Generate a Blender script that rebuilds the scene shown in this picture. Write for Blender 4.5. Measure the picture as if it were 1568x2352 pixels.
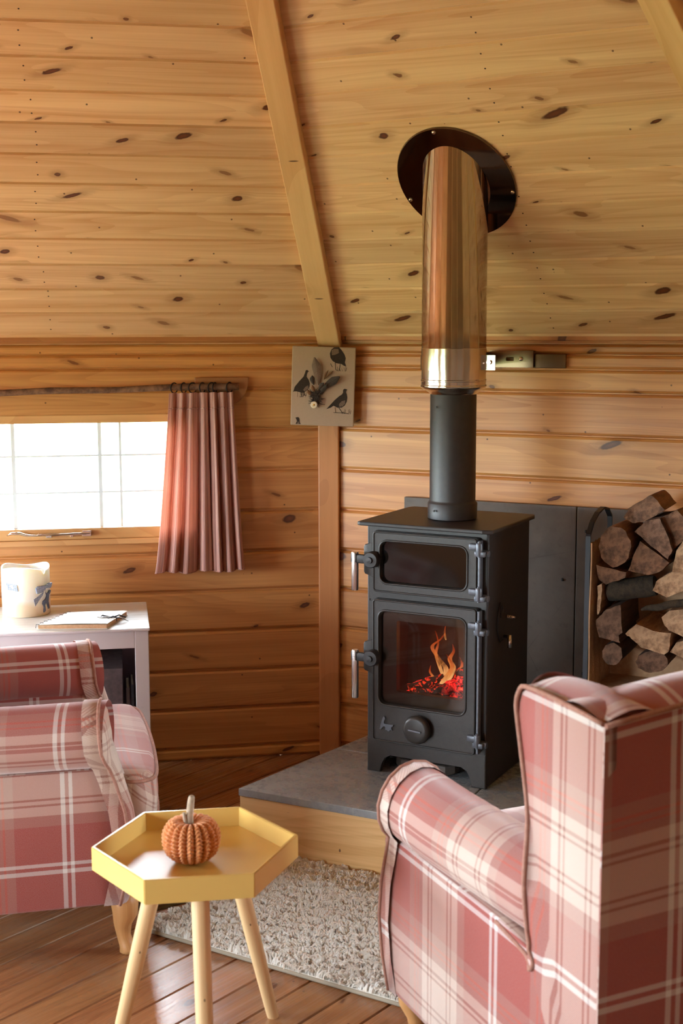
import bpy, bmesh, math, random
from mathutils import Vector, Matrix, noise
rnd = random.Random(7)
sin, cos, pi, rad = math.sin, math.cos, math.pi, math.radians
for o in list(bpy.data.objects): bpy.data.objects.remove(o)
scene = bpy.context.scene
COL = scene.collection

# ------------------------------------------------------------ camera, sky, exposure
EYE = 1.495
cam = bpy.data.cameras.new('camera'); camo = bpy.data.objects.new('camera', cam); COL.objects.link(camo)
cam.sensor_fit = 'HORIZONTAL'; cam.sensor_width = 36; cam.lens = 3036 / 1568 * 36
camo.matrix_world = Matrix.Translation((0, 0, EYE)) @ Matrix.Rotation(rad(90 - 7.892), 4, 'X') @ Matrix.Rotation(rad(-.154), 4, 'Z')
cam.clip_start = .05
cam.dof.use_dof = True; cam.dof.focus_distance = 3.85; cam.dof.aperture_fstop = 8.5
scene.camera = camo
scene.view_settings.view_transform = 'Standard'; scene.view_settings.look = 'None'
scene.view_settings.exposure = 0.0; scene.view_settings.gamma = 1.0
try: scene.view_settings.use_curve_mapping = False
except Exception: pass
world = bpy.data.worlds.new('sky'); scene.world = world; world.use_nodes = True
SKY = 54.0
wb = world.node_tree.nodes['Background']; wb.inputs[0].default_value = (.82, .91, 1.0, 1); wb.inputs[1].default_value = SKY

# ------------------------------------------------------------ node helpers
def S(r, g, b):
    f = lambda c: ((c / 255 + .055) / 1.055) ** 2.4 if c > 10 else c / 255 / 12.92
    return (f(r), f(g), f(b), 1)
class NT:
    def __init__(s, name):
        s.m = bpy.data.materials.new(name); s.m.use_nodes = True; s.t = s.m.node_tree
        s.n = s.t.nodes; s.l = s.t.links; s.n.clear()
        s.out = s.n.new('ShaderNodeOutputMaterial'); s.p = s.n.new('ShaderNodeBsdfPrincipled')
        s.l.new(s.p.outputs[0], s.out.inputs[0])
    def put(s, sock, v):
        if v is None: return
        if isinstance(v, bpy.types.NodeSocket): s.l.new(v, sock)
        else:
            try: sock.default_value = v
            except Exception: sock.default_value = v[:3]
    def P(s, **k):
        for a, v in k.items(): s.put(s.p.inputs[a.replace('_', ' ')], v)
        return s
    def math(s, op, a, b=None, c=None, clamp=False):
        n = s.n.new('ShaderNodeMath'); n.operation = op; n.use_clamp = clamp
        for i, v in enumerate((a, b, c)): s.put(n.inputs[i], v)
        return n.outputs[0]
    def mix(s, f, a, b, mode='MIX'):
        n = s.n.new('ShaderNodeMix'); n.data_type = 'RGBA'; n.blend_type = mode
        s.put(n.inputs[0], f); s.put(n.inputs[6], a); s.put(n.inputs[7], b); return n.outputs[2]
    def rng(s, v, a, b, c=0., d=1., smooth=False):
        n = s.n.new('ShaderNodeMapRange'); n.clamp = True
        if smooth: n.interpolation_type = 'SMOOTHSTEP'
        for i, q in enumerate((v, a, b, c, d)): s.put(n.inputs[i], q)
        return n.outputs[0]
    def uv(s):
        n = s.n.new('ShaderNodeUVMap'); return n.outputs[0]
    def obj(s):
        n = s.n.new('ShaderNodeTexCoord'); return n.outputs['Object']
    def sep(s, v):
        n = s.n.new('ShaderNodeSeparateXYZ'); s.put(n.inputs[0], v); return n.outputs
    def comb(s, x, y=0., z=0.):
        n = s.n.new('ShaderNodeCombineXYZ'); s.put(n.inputs[0], x); s.put(n.inputs[1], y); s.put(n.inputs[2], z); return n.outputs[0]
    def noise(s, v, sc, det=3, rough=.5, dist=0.):
        n = s.n.new('ShaderNodeTexNoise'); s.put(n.inputs['Vector'], v); n.inputs['Scale'].default_value = sc
        n.inputs['Detail'].default_value = det; n.inputs['Roughness'].default_value = rough; n.inputs['Distortion'].default_value = dist
        return n.outputs[0]
    def vor(s, v, sc, rand=1., feat='F1', dim='3D'):
        n = s.n.new('ShaderNodeTexVoronoi'); n.voronoi_dimensions = dim; n.feature = feat
        s.put(n.inputs['Vector'], v); n.inputs['Scale'].default_value = sc; n.inputs['Randomness'].default_value = rand; return n.outputs
    def ramp(s, f, stops, const=False):
        n = s.n.new('ShaderNodeValToRGB'); cr = n.color_ramp
        if const: cr.interpolation = 'CONSTANT'
        while len(cr.elements) < len(stops): cr.elements.new(.5)
        for e, (p_, c_) in zip(cr.elements, stops): e.position = p_; e.color = c_
        s.put(n.inputs[0], f); return n.outputs[0]
    def bump(s, h, st=.3, d=.002):
        n = s.n.new('ShaderNodeBump'); n.inputs['Strength'].default_value = st; n.inputs['Distance'].default_value = d
        s.put(n.inputs['Height'], h); s.l.new(n.outputs[0], s.p.inputs['Normal'])
def simple(name, col, rough=.5, metal=0., **k):
    t = NT(name); t.P(Base_Color=col, Roughness=rough, Metallic=metal, **k); return t.m
def speck(name, col, col2, rough=.5, sc=40, bst=.2, metal=0., amt=.5, bd=.001, **k):
    t = NT(name); o = t.obj(); n = t.noise(o, sc, 4, .6)
    t.P(Base_Color=t.mix(t.rng(n, .5 - amt / 2, .5 + amt / 2), col, col2), Roughness=rough, Metallic=metal, **k)
    t.bump(t.noise(o, sc * 3, 2), bst, bd); return t.m

# pine boards: uv.x runs along the board in metres, uv.y counts boards
def pine(name, light, dark, knot=S(74, 38, 20), vary=.25, rough=.4, pitch=.12, keep=.4, spec=.5, groove=None, big=1., coat=0., wear=None):
    t = NT(name); u, v, _ = t.sep(t.uv())
    b = t.math('FLOOR', v); fr = t.math('SUBTRACT', v, b)
    wn = t.n.new('ShaderNodeTexWhiteNoise'); wn.noise_dimensions = '1D'; t.put(wn.inputs['W'], b)
    w1 = wn.outputs['Value']; wr, wg, wbb = t.sep(wn.outputs['Color'])
    uu = t.math('MULTIPLY_ADD', w1, 41., u)
    kv = t.comb(t.math('MULTIPLY', uu, 1 / .23), v, 0.)
    vo = t.vor(kv, 1., .85, 'F1', '2D')
    pos = t.n.new('ShaderNodeVectorMath'); pos.operation = 'SUBTRACT'; t.l.new(kv, pos.inputs[0]); t.l.new(vo['Position'], pos.inputs[1])
    dx, dy, _ = t.sep(pos.outputs[0]); cr, cg, cb = t.sep(vo['Color'])
    dym = t.math('MULTIPLY', dy, pitch); dxm = t.math('MULTIPLY', dx, .23)
    sh = t.math('MULTIPLY', t.math('SUBTRACT', cb, .5), 2.6)
    dxs = t.math('MULTIPLY_ADD', dym, sh, t.math('MULTIPLY', dxm, .62))
    wob = t.math('MULTIPLY', t.math('SUBTRACT', t.noise(t.comb(uu, t.math('MULTIPLY', v, pitch)), 60., 2), .5), .007)
    d = t.math('ADD', t.math('SQRT', t.math('ADD', t.math('POWER', dxs, 2.), t.math('POWER', dym, 2.))), wob)
    kp = t.math('GREATER_THAN', cr, 1 - keep)
    r = t.math('MULTIPLY', t.rng(t.math('POWER', cg, 1.7), 0., 1., .0035 * big, .016 * big), kp)
    km = t.rng(t.math('DIVIDE', d, t.math('ADD', r, 1e-5)), .75, 1.15, 1., 0., True)
    halo = t.math('MULTIPLY', t.rng(t.math('DIVIDE', d, t.math('ADD', r, 1e-5)), 1., 3.6, 1., 0., True), kp)
    # grain with a bulge round the knot
    vy = t.math('MULTIPLY', v, pitch)
    vy2 = t.math('ADD', vy, t.math('MULTIPLY', t.math('MULTIPLY', halo, t.math('SIGN', dym)), t.math('MULTIPLY', r, -.9)))
    low = t.noise(t.comb(t.math('MULTIPLY', uu, .55), t.math('MULTIPLY_ADD', b, 3.7, t.math('MULTIPLY', vy2, 7.))), 1., 2, .45)
    ring = t.math('FRACT', t.math('MULTIPLY', low, t.math('MULTIPLY_ADD', wg, 22., 8.)))
    ring = t.rng(ring, .25, 1., 0., 1., True)
    st = t.noise(t.comb(t.math('MULTIPLY', uu, 2.2), t.math('MULTIPLY', vy2, 190.)), 1., 3, .6)
    st2 = t.noise(t.comb(t.math('MULTIPLY', uu, .8), t.math('MULTIPLY', vy2, 28.), b), 1., 2, .5)
    f = t.math('ADD', t.math('MULTIPLY', ring, .22), t.math('ADD', t.math('MULTIPLY', t.rng(st, .3, .7), .26), t.math('MULTIPLY', t.rng(st2, .35, .7), .45)), clamp=True)
    c = t.mix(f, light, dark)
    hs = t.n.new('ShaderNodeHueSaturation'); t.put(hs.inputs['Color'], c)
    t.put(hs.inputs['Value'], t.math('MULTIPLY_ADD', wr, vary, 1 - vary * .55)); t.put(hs.inputs['Hue'], t.math('MULTIPLY_ADD', wbb, .007, .4975))
    c = hs.outputs[0]
    c = t.mix(t.math('MULTIPLY', halo, .42), c, tuple(x * .55 for x in dark[:3]) + (1,))
    kc = t.mix(t.rng(t.math('DIVIDE', d, t.math('ADD', r, 1e-5)), .2, .9), tuple(x * 2.2 for x in knot[:3]) + (1,), knot)
    kc = t.mix(t.rng(cb, .45, .8), kc, tuple((x * .45 + y * .55) for x, y in zip(dark[:3], knot[:3])) + (1,))
    c = t.mix(km, c, kc)
    # small round pin knots
    pv = t.comb(t.math('MULTIPLY', uu, 1 / .42), t.math('MULTIPLY', v, 1.), 0.)
    vp = t.vor(pv, 1., .9, 'F1', '2D'); px_ = t.n.new('ShaderNodeVectorMath'); px_.operation = 'SUBTRACT'; t.l.new(pv, px_.inputs[0]); t.l.new(vp['Position'], px_.inputs[1])
    ax, ay, _ = t.sep(px_.outputs[0])
    pd = t.math('SQRT', t.math('ADD', t.math('POWER', t.math('MULTIPLY', ax, .42), 2.), t.math('POWER', t.math('MULTIPLY', ay, pitch), 2.)))
    c = t.mix(t.rng(pd, .0022, .0034, .85, 0.), c, knot)
    if groove: c = t.mix(t.rng(t.math('ABSOLUTE', t.math('SUBTRACT', fr, .5)), .5 - groove, .5 - groove * .6, 0., .8), c, tuple(x * .35 for x in dark[:3]) + (1,))
    rg = t.rng(st, .3, .7, rough - .05, rough + .08)
    if wear:
        wmask = t.rng(t.noise(t.comb(u, vy), 5., 4, .7), .52, .72)
        c = t.mix(t.math('MULTIPLY', wmask, .5), c, wear)
    t.P(Base_Color=c, Roughness=rg, Specular_IOR_Level=spec, Coat_Weight=coat, Coat_Roughness=.3)
    t.bump(t.math('ADD', t.math('MULTIPLY', st, .5), t.math('MULTIPLY', ring, .3)), .25, .0006)
    return t.m

M = {}
M['roof'] = pine('roof_boards', S(236, 200, 158), S(198, 144, 98), vary=.2, pitch=.1077, keep=.7, rough=.4, big=1.05)
M['wall'] = pine('wall_boards', S(214, 154, 92), S(162, 98, 48), vary=.16, pitch=.14, keep=.42, rough=.38)
M['roof_dark'] = pine('unseen_roof_darkened', S(166, 128, 92), S(122, 86, 58), vary=.1, pitch=.1077, keep=.3, rough=.45)  # roof planes out of view, darkened to cut the light they bounce back
M['wall_dark'] = pine('unseen_wall_darkened', S(140, 104, 76), S(102, 72, 50), vary=.1, pitch=.14, keep=.3, rough=.45)  # unseen walls behind the camera, made dark to weaken bounce light
M['beam'] = pine('rafter_pine', S(232, 192, 142), S(196, 142, 92), vary=.08, pitch=.1, keep=.3, rough=.45)
M['post'] = pine('post_pine', S(198, 134, 80), S(154, 92, 50), vary=.08, pitch=.1, keep=.2, rough=.42)
M['frame'] = pine('window_pine', S(222, 172, 114), S(180, 122, 70), vary=.1, pitch=.1, keep=.15, rough=.4)
M['fascia'] = pine('fascia_pine', S(236, 196, 140), S(198, 148, 88), vary=.05, pitch=.3, keep=.12, rough=.45)
M['floor'] = pine('floor_boards', S(180, 126, 82), S(122, 74, 42), vary=.2, pitch=.104, keep=.3, rough=.25, groove=.035, coat=.5, wear=S(168, 140, 112))
M['leg'] = pine('beech', S(230, 196, 148), S(206, 164, 112), vary=.03, pitch=.2, keep=0., rough=.5)
M['birch'] = pine('chair_leg_wood', S(214, 160, 104), S(170, 112, 62), vary=.03, pitch=.2, keep=0., rough=.45)

# ------------------------------------------------------------ mesh helpers
class MB:
    def __init__(s, mat=None):
        s.bm = bmesh.new(); s.uvl = s.bm.loops.layers.uv.new('UVMap'); s.mi = 0; s.mat = mat or Matrix.Identity(4)
    def face(s, pts, uvs=None, smooth=False):
        vs = [s.bm.verts.new(s.mat @ Vector(p)) for p in pts]
        f = s.bm.faces.new(vs); f.material_index = s.mi; f.smooth = smooth
        if uvs:
            for l, q in zip(f.loops, uvs): l[s.uvl].uv = q
        return f
    def box(s, x0, x1, y0, y1, z0, z1, ax=0, bev=0., seed=None, m=None):
        sd = rnd.random() * 50 if seed is None else seed
        c = [Vector((x, y, z)) for x in (x0, x1) for y in (y0, y1) for z in (z0, z1)]
        mm = s.mat @ (m or Matrix.Identity(4))
        vs = [s.bm.verts.new(mm @ p) for p in c]
        fs = []
        for q in ((0, 1, 3, 2), (4, 6, 7, 5), (0, 4, 5, 1), (2, 3, 7, 6), (0, 2, 6, 4), (1, 5, 7, 3)):
            f = s.bm.faces.new([vs[i] for i in q]); f.material_index = s.mi; fs.append(f)
            for l, i in zip(f.loops, q):
                p = c[i]; a = p[ax]; o = [p[k] for k in range(3) if k != ax]
                l[s.uvl].uv = (a + sd, (o[0] + o[1]) / .3 % 1. * .0 + .5 + (o[0] + o[1] - y0 - z0) * 2 + int(sd) if ax == 0 else .1 + (o[0] + o[1] - c[0][[k for k in range(3) if k != ax][0]] - c[0][[k for k in range(3) if k != ax][1]]) * 2 + int(sd))
        if bev > 0:
            es = list({e for f in fs for e in f.edges})
            bmesh.ops.bevel(s.bm, geom=es, offset=bev, segments=2, affect='EDGES', profile=.5)
        return s
    def grid(s, fn, nu, nv, cu=False, cv=False, smooth=True, uvf=None, flip=False):
        """surface fn(i/nu, j/nv) ; cu/cv = closed directions"""
        V = [[s.bm.verts.new(s.mat @ Vector(fn(i / nu, j / nv))) for j in range(nv + (0 if cv else 1))] for i in range(nu + (0 if cu else 1))]
        for i in range(nu):
            for j in range(nv):
                i2 = (i + 1) % len(V); j2 = (j + 1) % len(V[0])
                q = [V[i][j], V[i2][j], V[i2][j2], V[i][j2]]; uq = [(i, j), (i + 1, j), (i + 1, j + 1), (i, j + 1)]
                if flip: q.reverse(); uq.reverse()
                try: f = s.bm.faces.new(q)
                except ValueError: continue
                f.smooth = smooth; f.material_index = s.mi
                for l, (a, b) in zip(f.loops, uq):
                    l[s.uvl].uv = uvf(a / nu, b / nv) if uvf else (a / nu, b / nv)
        return V
    def tube(s, pts, r, n=10, caps=True, smooth=True, closed=False, flat=1.):
        pts = [Vector(p) for p in pts]; m = len(pts)
        rr = r if isinstance(r, (list, tuple)) else [r] * m
        up = None; rings = []; L = 0.; Ls = []
        for k, p in enumerate(pts):
            a = pts[k - 1] if (k > 0 or closed) else p; b = pts[(k + 1) % m] if (k < m - 1 or closed) else p
            t = (b - a).normalized()
            if up is None:
                up = Vector((0, 0, 1)) if abs(t.z) < .9 else Vector((0, 1, 0))
            x = t.cross(up).normalized(); up = x.cross(t).normalized()
            if k: L += (p - pts[k - 1]).length
            Ls.append(L)
            rings.append([s.bm.verts.new(s.mat @ (p + (x * cos(2 * pi * i / n) + up * sin(2 * pi * i / n) * flat) * rr[k])) for i in range(n)])
        for k in range(m if closed else m - 1):
            A, B = rings[k], rings[(k + 1) % m]
            for i in range(n):
                f = s.bm.faces.new((A[i], A[(i + 1) % n], B[(i + 1) % n], B[i])); f.smooth = smooth; f.material_index = s.mi
                l1 = Ls[(k + 1) % m] if k < m - 1 else L + .01
                for l, q in zip(f.loops, ((Ls[k], i / n), (Ls[k], (i + 1) / n), (l1, (i + 1) / n), (l1, i / n))): l[s.uvl].uv = (q[0] + 3.3, q[1] * .9 + 5)
        if caps and not closed:
            for R_, rv in ((rings[0], True), (rings[-1], False)):
                f = s.bm.faces.new(list(reversed(R_)) if rv else R_); f.material_index = s.mi
        return s
    def lathe(s, prof, n=32, c=(0, 0, 0), axis='Z', smooth=True):
        def fn(a, b):
            k = min(int(round(b * (len(prof) - 1))), len(prof) - 1); r, h = prof[k]; th = 2 * pi * a
            x, y = r * cos(th), r * sin(th)
            p = (x, y, h) if axis == 'Z' else ((x, h, y) if axis == 'Y' else (h, x, y))
            return (p[0] + c[0], p[1] + c[1], p[2] + c[2])
        s.grid(fn, n, len(prof) - 1, cu=True, smooth=smooth); return s
    def prism(s, poly, d0, d1, axis='Y', bev=0., uvs=1.):
        """poly in the plane perpendicular to axis, extruded d0->d1"""
        def T(a, b, d): return (a, d, b) if axis == 'Y' else ((d, a, b) if axis == 'X' else (a, b, d))
        A = [s.bm.verts.new(s.mat @ Vector(T(a, b, d0))) for a, b in poly]; B = [s.bm.verts.new(s.mat @ Vector(T(a, b, d1))) for a, b in poly]
        fs = [s.bm.faces.new(A), s.bm.faces.new(list(reversed(B)))]
        for f, R_ in ((fs[0], poly), (fs[1], list(reversed(poly)))):
            for l, q in zip(f.loops, R_): l[s.uvl].uv = (q[0] * uvs, q[1] * uvs)
        n = len(poly); acc = 0
        for i in range(n):
            j = (i + 1) % n; f = s.bm.faces.new((A[j], A[i], B[i], B[j])); fs.append(f)
            ln = math.dist(poly[i], poly[j])
            for l, q in zip(f.loops, ((d0, acc + ln), (d0, acc), (d1, acc), (d1, acc + ln))): l[s.uvl].uv = (q[0] * uvs, q[1] * uvs)
            acc += ln
        for f in fs: f.material_index = s.mi
        if bev:
            es = list({e for f in fs[:2] for e in f.edges}); bmesh.ops.bevel(s.bm, geom=es, offset=bev, segments=2, affect='EDGES', profile=.5)
        return fs
    def out(s, name, mats, parent=None, fixn=True, auto=None):
        if fixn: bmesh.ops.recalc_face_normals(s.bm, faces=s.bm.faces)
        me = bpy.data.meshes.new(name); s.bm.to_mesh(me); s.bm.free()
        for m_ in (mats if isinstance(mats, (list, tuple)) else [mats]): me.materials.append(M[m_] if isinstance(m_, str) else m_)
        if auto: me.set_sharp_from_angle(angle=rad(auto))
        o = bpy.data.objects.new(name, me); COL.objects.link(o)
        if parent: o.parent = parent
        return o
def tag(o, label, cat, group=None):
    o['label'] = label; o['category'] = cat
    if group: o['group'] = group
    return o
def struct(o): o['kind'] = 'structure'; return o
def empty(name, loc=(0, 0, 0), rz=0., label=None, cat=None, group=None):
    o = bpy.data.objects.new(name, None); COL.objects.link(o); o.location = loc; o.rotation_euler = (0, 0, rz); o.empty_display_size = .1
    if label: tag(o, label, cat, group)
    return o
def smooth_all(o):
    for p in o.data.polygons: p.use_smooth = True
    return o
def rrect(x0, x1, z0, z1, r, n=6):
    pts = []
    for cx, cz, a0 in ((x1 - r, z1 - r, 0), (x0 + r, z1 - r, 90), (x0 + r, z0 + r, 180), (x1 - r, z0 + r, 270)):
        for k in range(n + 1):
            a = rad(a0 + 90 * k / n); pts.append((cx + r * cos(a), cz + r * sin(a)))
    return pts
def lerp(a, b, t): return a + (b - a) * t
def spline(pts, n):
    """Catmull-Rom through pts"""
    P = [Vector(p) for p in pts]; out = []
    for i in range(len(P) - 1):
        p0 = P[max(i - 1, 0)]; p1 = P[i]; p2 = P[i + 1]; p3 = P[min(i + 2, len(P) - 1)]
        for k in range(n):
            t = k / n
            out.append(.5 * ((2 * p1) + (p2 - p0) * t + (2 * p0 - 5 * p1 + 4 * p2 - p3) * t * t + (3 * p1 - p0 - 3 * p2 + p3) * t ** 3))
    out.append(P[-1]); return out

# ------------------------------------------------------------ room: a ten-sided timber cabin
BIS = 188.2; RC = 2.59; SIDE = 2 * RC * sin(rad(18)); INR = RC * cos(rad(18))
C0 = Vector((-.04005, 4.54475, 0))
azv = lambda a: Vector((sin(rad(a)), cos(rad(a)), 0))
CEN = C0 + azv(BIS) * RC
VX = [CEN + azv(BIS + 180 + 36 * k) * RC for k in range(10)]
SL = .92; ZT = 1.455; APEX = CEN + Vector((0, 0, ZT + SL * INR))
LINES = [0, .042, .182, .319, .46, .6, .735, .876, 1.017, 1.158, 1.293, 1.366, 1.412, 1.447]
def wall_mat(k):  # local x along the wall seen from inside (left to right), y into the wall, z up; origin at the left vertex
    A = VX[k % 10]; B = VX[(k + 1) % 10]; x = (B - A).normalized()
    return Matrix.Translation(A) @ Matrix(((x.x, -x.y, 0, 0), (x.y, x.x, 0, 0), (0, 0, 1, 0), (0, 0, 0, 1)))
def profile(lines, ch, dp, gw):
    p = []
    for i in range(len(lines) - 1):
        a, b = lines[i], lines[i + 1]
        p += [(a, dp, i), (a + gw, dp, i), (a + gw + ch * .35, dp * .45, i), (a + gw + ch, 0., i), (b - gw - ch, 0., i), (b - gw - ch * .35, dp * .45, i), (b - gw, dp, i), (b, dp, i)]
    return p
def build_wall(k, holes, name):
    mb = MB(wall_mat(k)); prof = profile(LINES, .009, .011, .0016)
    xs = sorted({0., SIDE} | {h[0] for h in holes} | {h[1] for h in holes})
    for a, b in zip(xs, xs[1:]):
        cut = [(h[2], h[3]) for h in holes if h[0] <= a and h[1] >= b]
        for (z0, y0, i0), (z1, y1, i1) in zip(prof, prof[1:]):
            if i0 != i1 or z1 <= z0: continue
            segs = [(z0, z1)]
            for c0, c1 in cut:
                segs = [q for s0, s1 in segs for q in ((s0, min(s1, c0)), (max(s0, c1), s1)) if q[1] > q[0] + 1e-6]
            for s0, s1 in segs:
                f0 = (s0 - z0) / (z1 - z0); f1 = (s1 - z0) / (z1 - z0); ya = lerp(y0, y1, f0); yb = lerp(y0, y1, f1)
                hb = LINES[i0 + 1] - LINES[i0]; w = min(1., hb / .14)
                va = 20 * k + i0 + .5 + ((s0 - LINES[i0]) / hb - .5) * w * .98; vb = 20 * k + i0 + .5 + ((s1 - LINES[i0]) / hb - .5) * w * .98
                mb.face([(a, ya, s0), (b, ya, s0), (b, yb, s1), (a, yb, s1)], [(a + k * 3, va), (b + k * 3, va), (b + k * 3, vb), (a + k * 3, vb)])
    # outer skin gives the wall its thickness
    for a, b in zip(xs, xs[1:]):
        cut = [(h[2], h[3]) for h in holes if h[0] <= a and h[1] >= b]; segs = [(-.02, ZT + .05)]
        for c0, c1 in cut: segs = [q for s0, s1 in segs for q in ((s0, min(s1, c0)), (max(s0, c1), s1)) if q[1] > q[0] + 1e-6]
        for s0, s1 in segs: mb.face([(b, .06, s0), (a, .06, s0), (a, .06, s1), (b, .06, s1)], [(b, .5), (a, .5), (a, .6), (b, .6)])
    for h in holes:
        x0, x1, z0, z1 = h
        for q in (((x0, z0), (x1, z0)), ((x1, z0), (x1, z1)), ((x1, z1), (x0, z1)), ((x0, z1), (x0, z0))):
            (a, c), (b, d) = q; mb.face([(a, .0, c), (b, .0, d), (b, .06, d), (a, .06, c)], [(a + c, .2), (b + d, .2), (b + d, .6), (a + c, .6)])
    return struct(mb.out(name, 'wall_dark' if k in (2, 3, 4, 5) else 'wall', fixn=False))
WX0, WX1, WZ0, WZ1 = SIDE - 1.36, SIDE - .47, .795, 1.214      # the visible window (local x of wall 9)
names = {0: 'wall_right', 9: 'wall_left', 8: 'wall_far_left', 7: 'wall_near_left', 6: 'wall_back_left', 5: 'wall_back', 4: 'wall_back_right', 3: 'wall_near_right', 2: 'wall_far_right', 1: 'wall_side_right'}
HOLES = {9: [(WX0, WX1, WZ0, WZ1)], 8: [(.15, 1.45, .62, 1.32)], 7: [(.45, 1.5, .5, 1.4)], 6: [(.12, 1.1, .55, 1.36)], 1: [(.5, 1.45, .75, 1.3)]}
for k in range(10): build_wall(k, HOLES.get(k, []), names[k])

# roof
TW = .1077; SPH = math.sin(math.atan(SL)); CPH = math.cos(math.atan(SL))
def build_roof(k):
    A = wall_mat(k); mb = MB(A)
    H_ = INR / CPH
    ln = [-.06] + [.0775 + TW * m + .04 / SPH - .0 for m in range(-1, 34)]
    # tau measured from the wall line; the photographed seams are offset by the eave drop
    ln = [x for x in ln if x < H_] + [H_]
    hx = lambda t: t * CPH / INR * SIDE / 2
    for i in range(len(ln) - 1):
        a, b = ln[i], ln[i + 1]; g = .0011; ch = .0042; dp = .0048
        pr = [(a, dp), (a + g, dp), (a + g + ch, 0), (b - g - ch, 0), (b - g, dp), (b, dp)]
        for (t0, d0), (t1, d1) in zip(pr, pr[1:]):
            P = []
            for t, d, sd in ((t0, d0, 0), (t0, d0, 1), (t1, d1, 1), (t1, d1, 0)):
                x = hx(t) if sd == 0 else SIDE - hx(t)
                P.append(((x, -t * CPH + d * SPH, ZT + t * SPH + d * CPH), (x + k * 2.3, 40 * k + i + .03 + .94 * (t - a) / TW)))
            mb.face([p[0] for p in P], [p[1] for p in P])
    if k in (0, 9):   # nail heads in a line up the boards
        mb.mi = 1
        for i in range(1, 14):
            for q in (.3, .72):
                t = ln[i] + q * TW
                x = (SIDE - .935) + .012 * sin(i) if k == 9 else .80 + .003 * i
                if x < hx(t) + .1: continue
                cpos = Vector((x, -t * CPH - .0012 * SPH, ZT + t * SPH - .0012 * CPH)); ux = Vector((1, 0, 0)); uy = Vector((0, -CPH, SPH))
                mb.face([tuple(cpos + ux * .0026 * cos(j) + uy * .0026 * sin(j)) for j in [0, 1.05, 2.1, 3.14, 4.19, 5.24]])
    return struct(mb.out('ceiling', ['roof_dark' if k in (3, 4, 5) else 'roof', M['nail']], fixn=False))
M['nail'] = simple('nail_heads', S(60, 35, 22), .7)
for k in range(10): build_roof(k)
# outer roof covering
mb = MB()
for k in range(10):
    mat_ = wall_mat(k); up = Vector((0, 0, .05))
    mb.face([tuple(mat_ @ Vector((-.1, .3, ZT - .2))), tuple(mat_ @ Vector((SIDE + .1, .3, ZT - .2))), tuple(APEX + up * 2)])
struct(mb.out('ceiling_covering', simple('roof_felt', S(60, 58, 56), .9), fixn=False))
# rafters on the hips and posts in the corners
tn = 1
for k in range(10):
    V = VX[k]; azc = BIS + 36 * k
    out_ = azv(azc + 1.1); hs = SL * cos(rad(18)); d = (out_ + Vector((0, 0, hs))).normalized()
    x = Vector((d.y, -d.x, 0)).normalized(); yv = d.cross(x)
    st = V + Vector((0, 0, ZT)) + x * (-.008) - out_ * .0
    m_ = Matrix.Translation(st) @ Matrix(((x.x, d.x, yv.x, 0), (x.y, d.y, yv.y, 0), (x.z, d.z, yv.z, 0), (0, 0, 0, 1)))
    mb = MB(m_); sg = -1 if yv.z > 0 else 1
    L = (RC - .12) / cos(math.atan(hs))
    a, b = sorted((sg * -.02, sg * .05)); mb.box(-.0375, .0375, -.005, L, a, b, ax=1, bev=.003, seed=k * 1.7 + .3)
    struct(mb.out('trim_%d' % tn, 'beam')); tn += 1
    # corner post
    fx = azv(azc + 90); fy = azv(azc + 180)
    m_ = Matrix.Translation(V) @ Matrix(((-fx.x, fy.x, 0, 0), (-fx.y, fy.y, 0, 0), (0, 0, 1, 0), (0, 0, 0, 1)))
    mb = MB(m_); mb.box(-.036, .036, -.03, .03, 0, ZT - .01, ax=2, bev=.004, seed=k * 3.1)
    struct(mb.out('trim_%d' % tn, 'post')); tn += 1
# eave bead at the top of the walls
for k in range(10):
    mb = MB(wall_mat(k)); mb.box(0, SIDE, -.004, .03, 1.4485, 1.456, ax=0, bev=.001); mb.box(0, SIDE, -.016, .02, 1.456, 1.478, ax=0, bev=.003)
    struct(mb.out('trim_%d' % tn, 'post')); tn += 1
# floor
mb = MB(); FA = 39.0; fd = azv(FA); fn = Vector((cos(rad(FA)), -sin(rad(FA)), 0)); q0 = -1.871
for i in range(-32, 34):
    a = q0 + i * .104; g = .0018
    for (s0, z0, s1, z1) in ((a, -.006, a + g, -.006), (a + g, -.006, a + g + .002, 0), (a + g + .002, 0, a + .104 - g - .002, 0), (a + .104 - g - .002, 0, a + .104 - g, -.006), (a + .104 - g, -.006, a + .104, -.006)):
        P = []
        for s_, z_, t_ in ((s0, z0, -2.8), (s1, z1, -2.8), (s1, z1, 6.2), (s0, z0, 6.2)):
            p = fn * s_ + fd * t_; P.append(((p.x, p.y, z_), (t_, 60 + i + (s_ - a) / .104 * .98 + .01)))
        mb.face([p[0] for p in P], [p[1] for p in P])
struct(mb.out('floor', 'floor', fixn=False))
# ground outside
M['grass'] = speck('meadow', S(96, 118, 70), S(130, 140, 88), .9, 3)
mb = MB(); mb.face([(-30, -30, -.25), (30, -30, -.25), (30, 40, -.25), (-30, 40, -.25)])
gr = struct(mb.out('ground', 'grass'))

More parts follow.
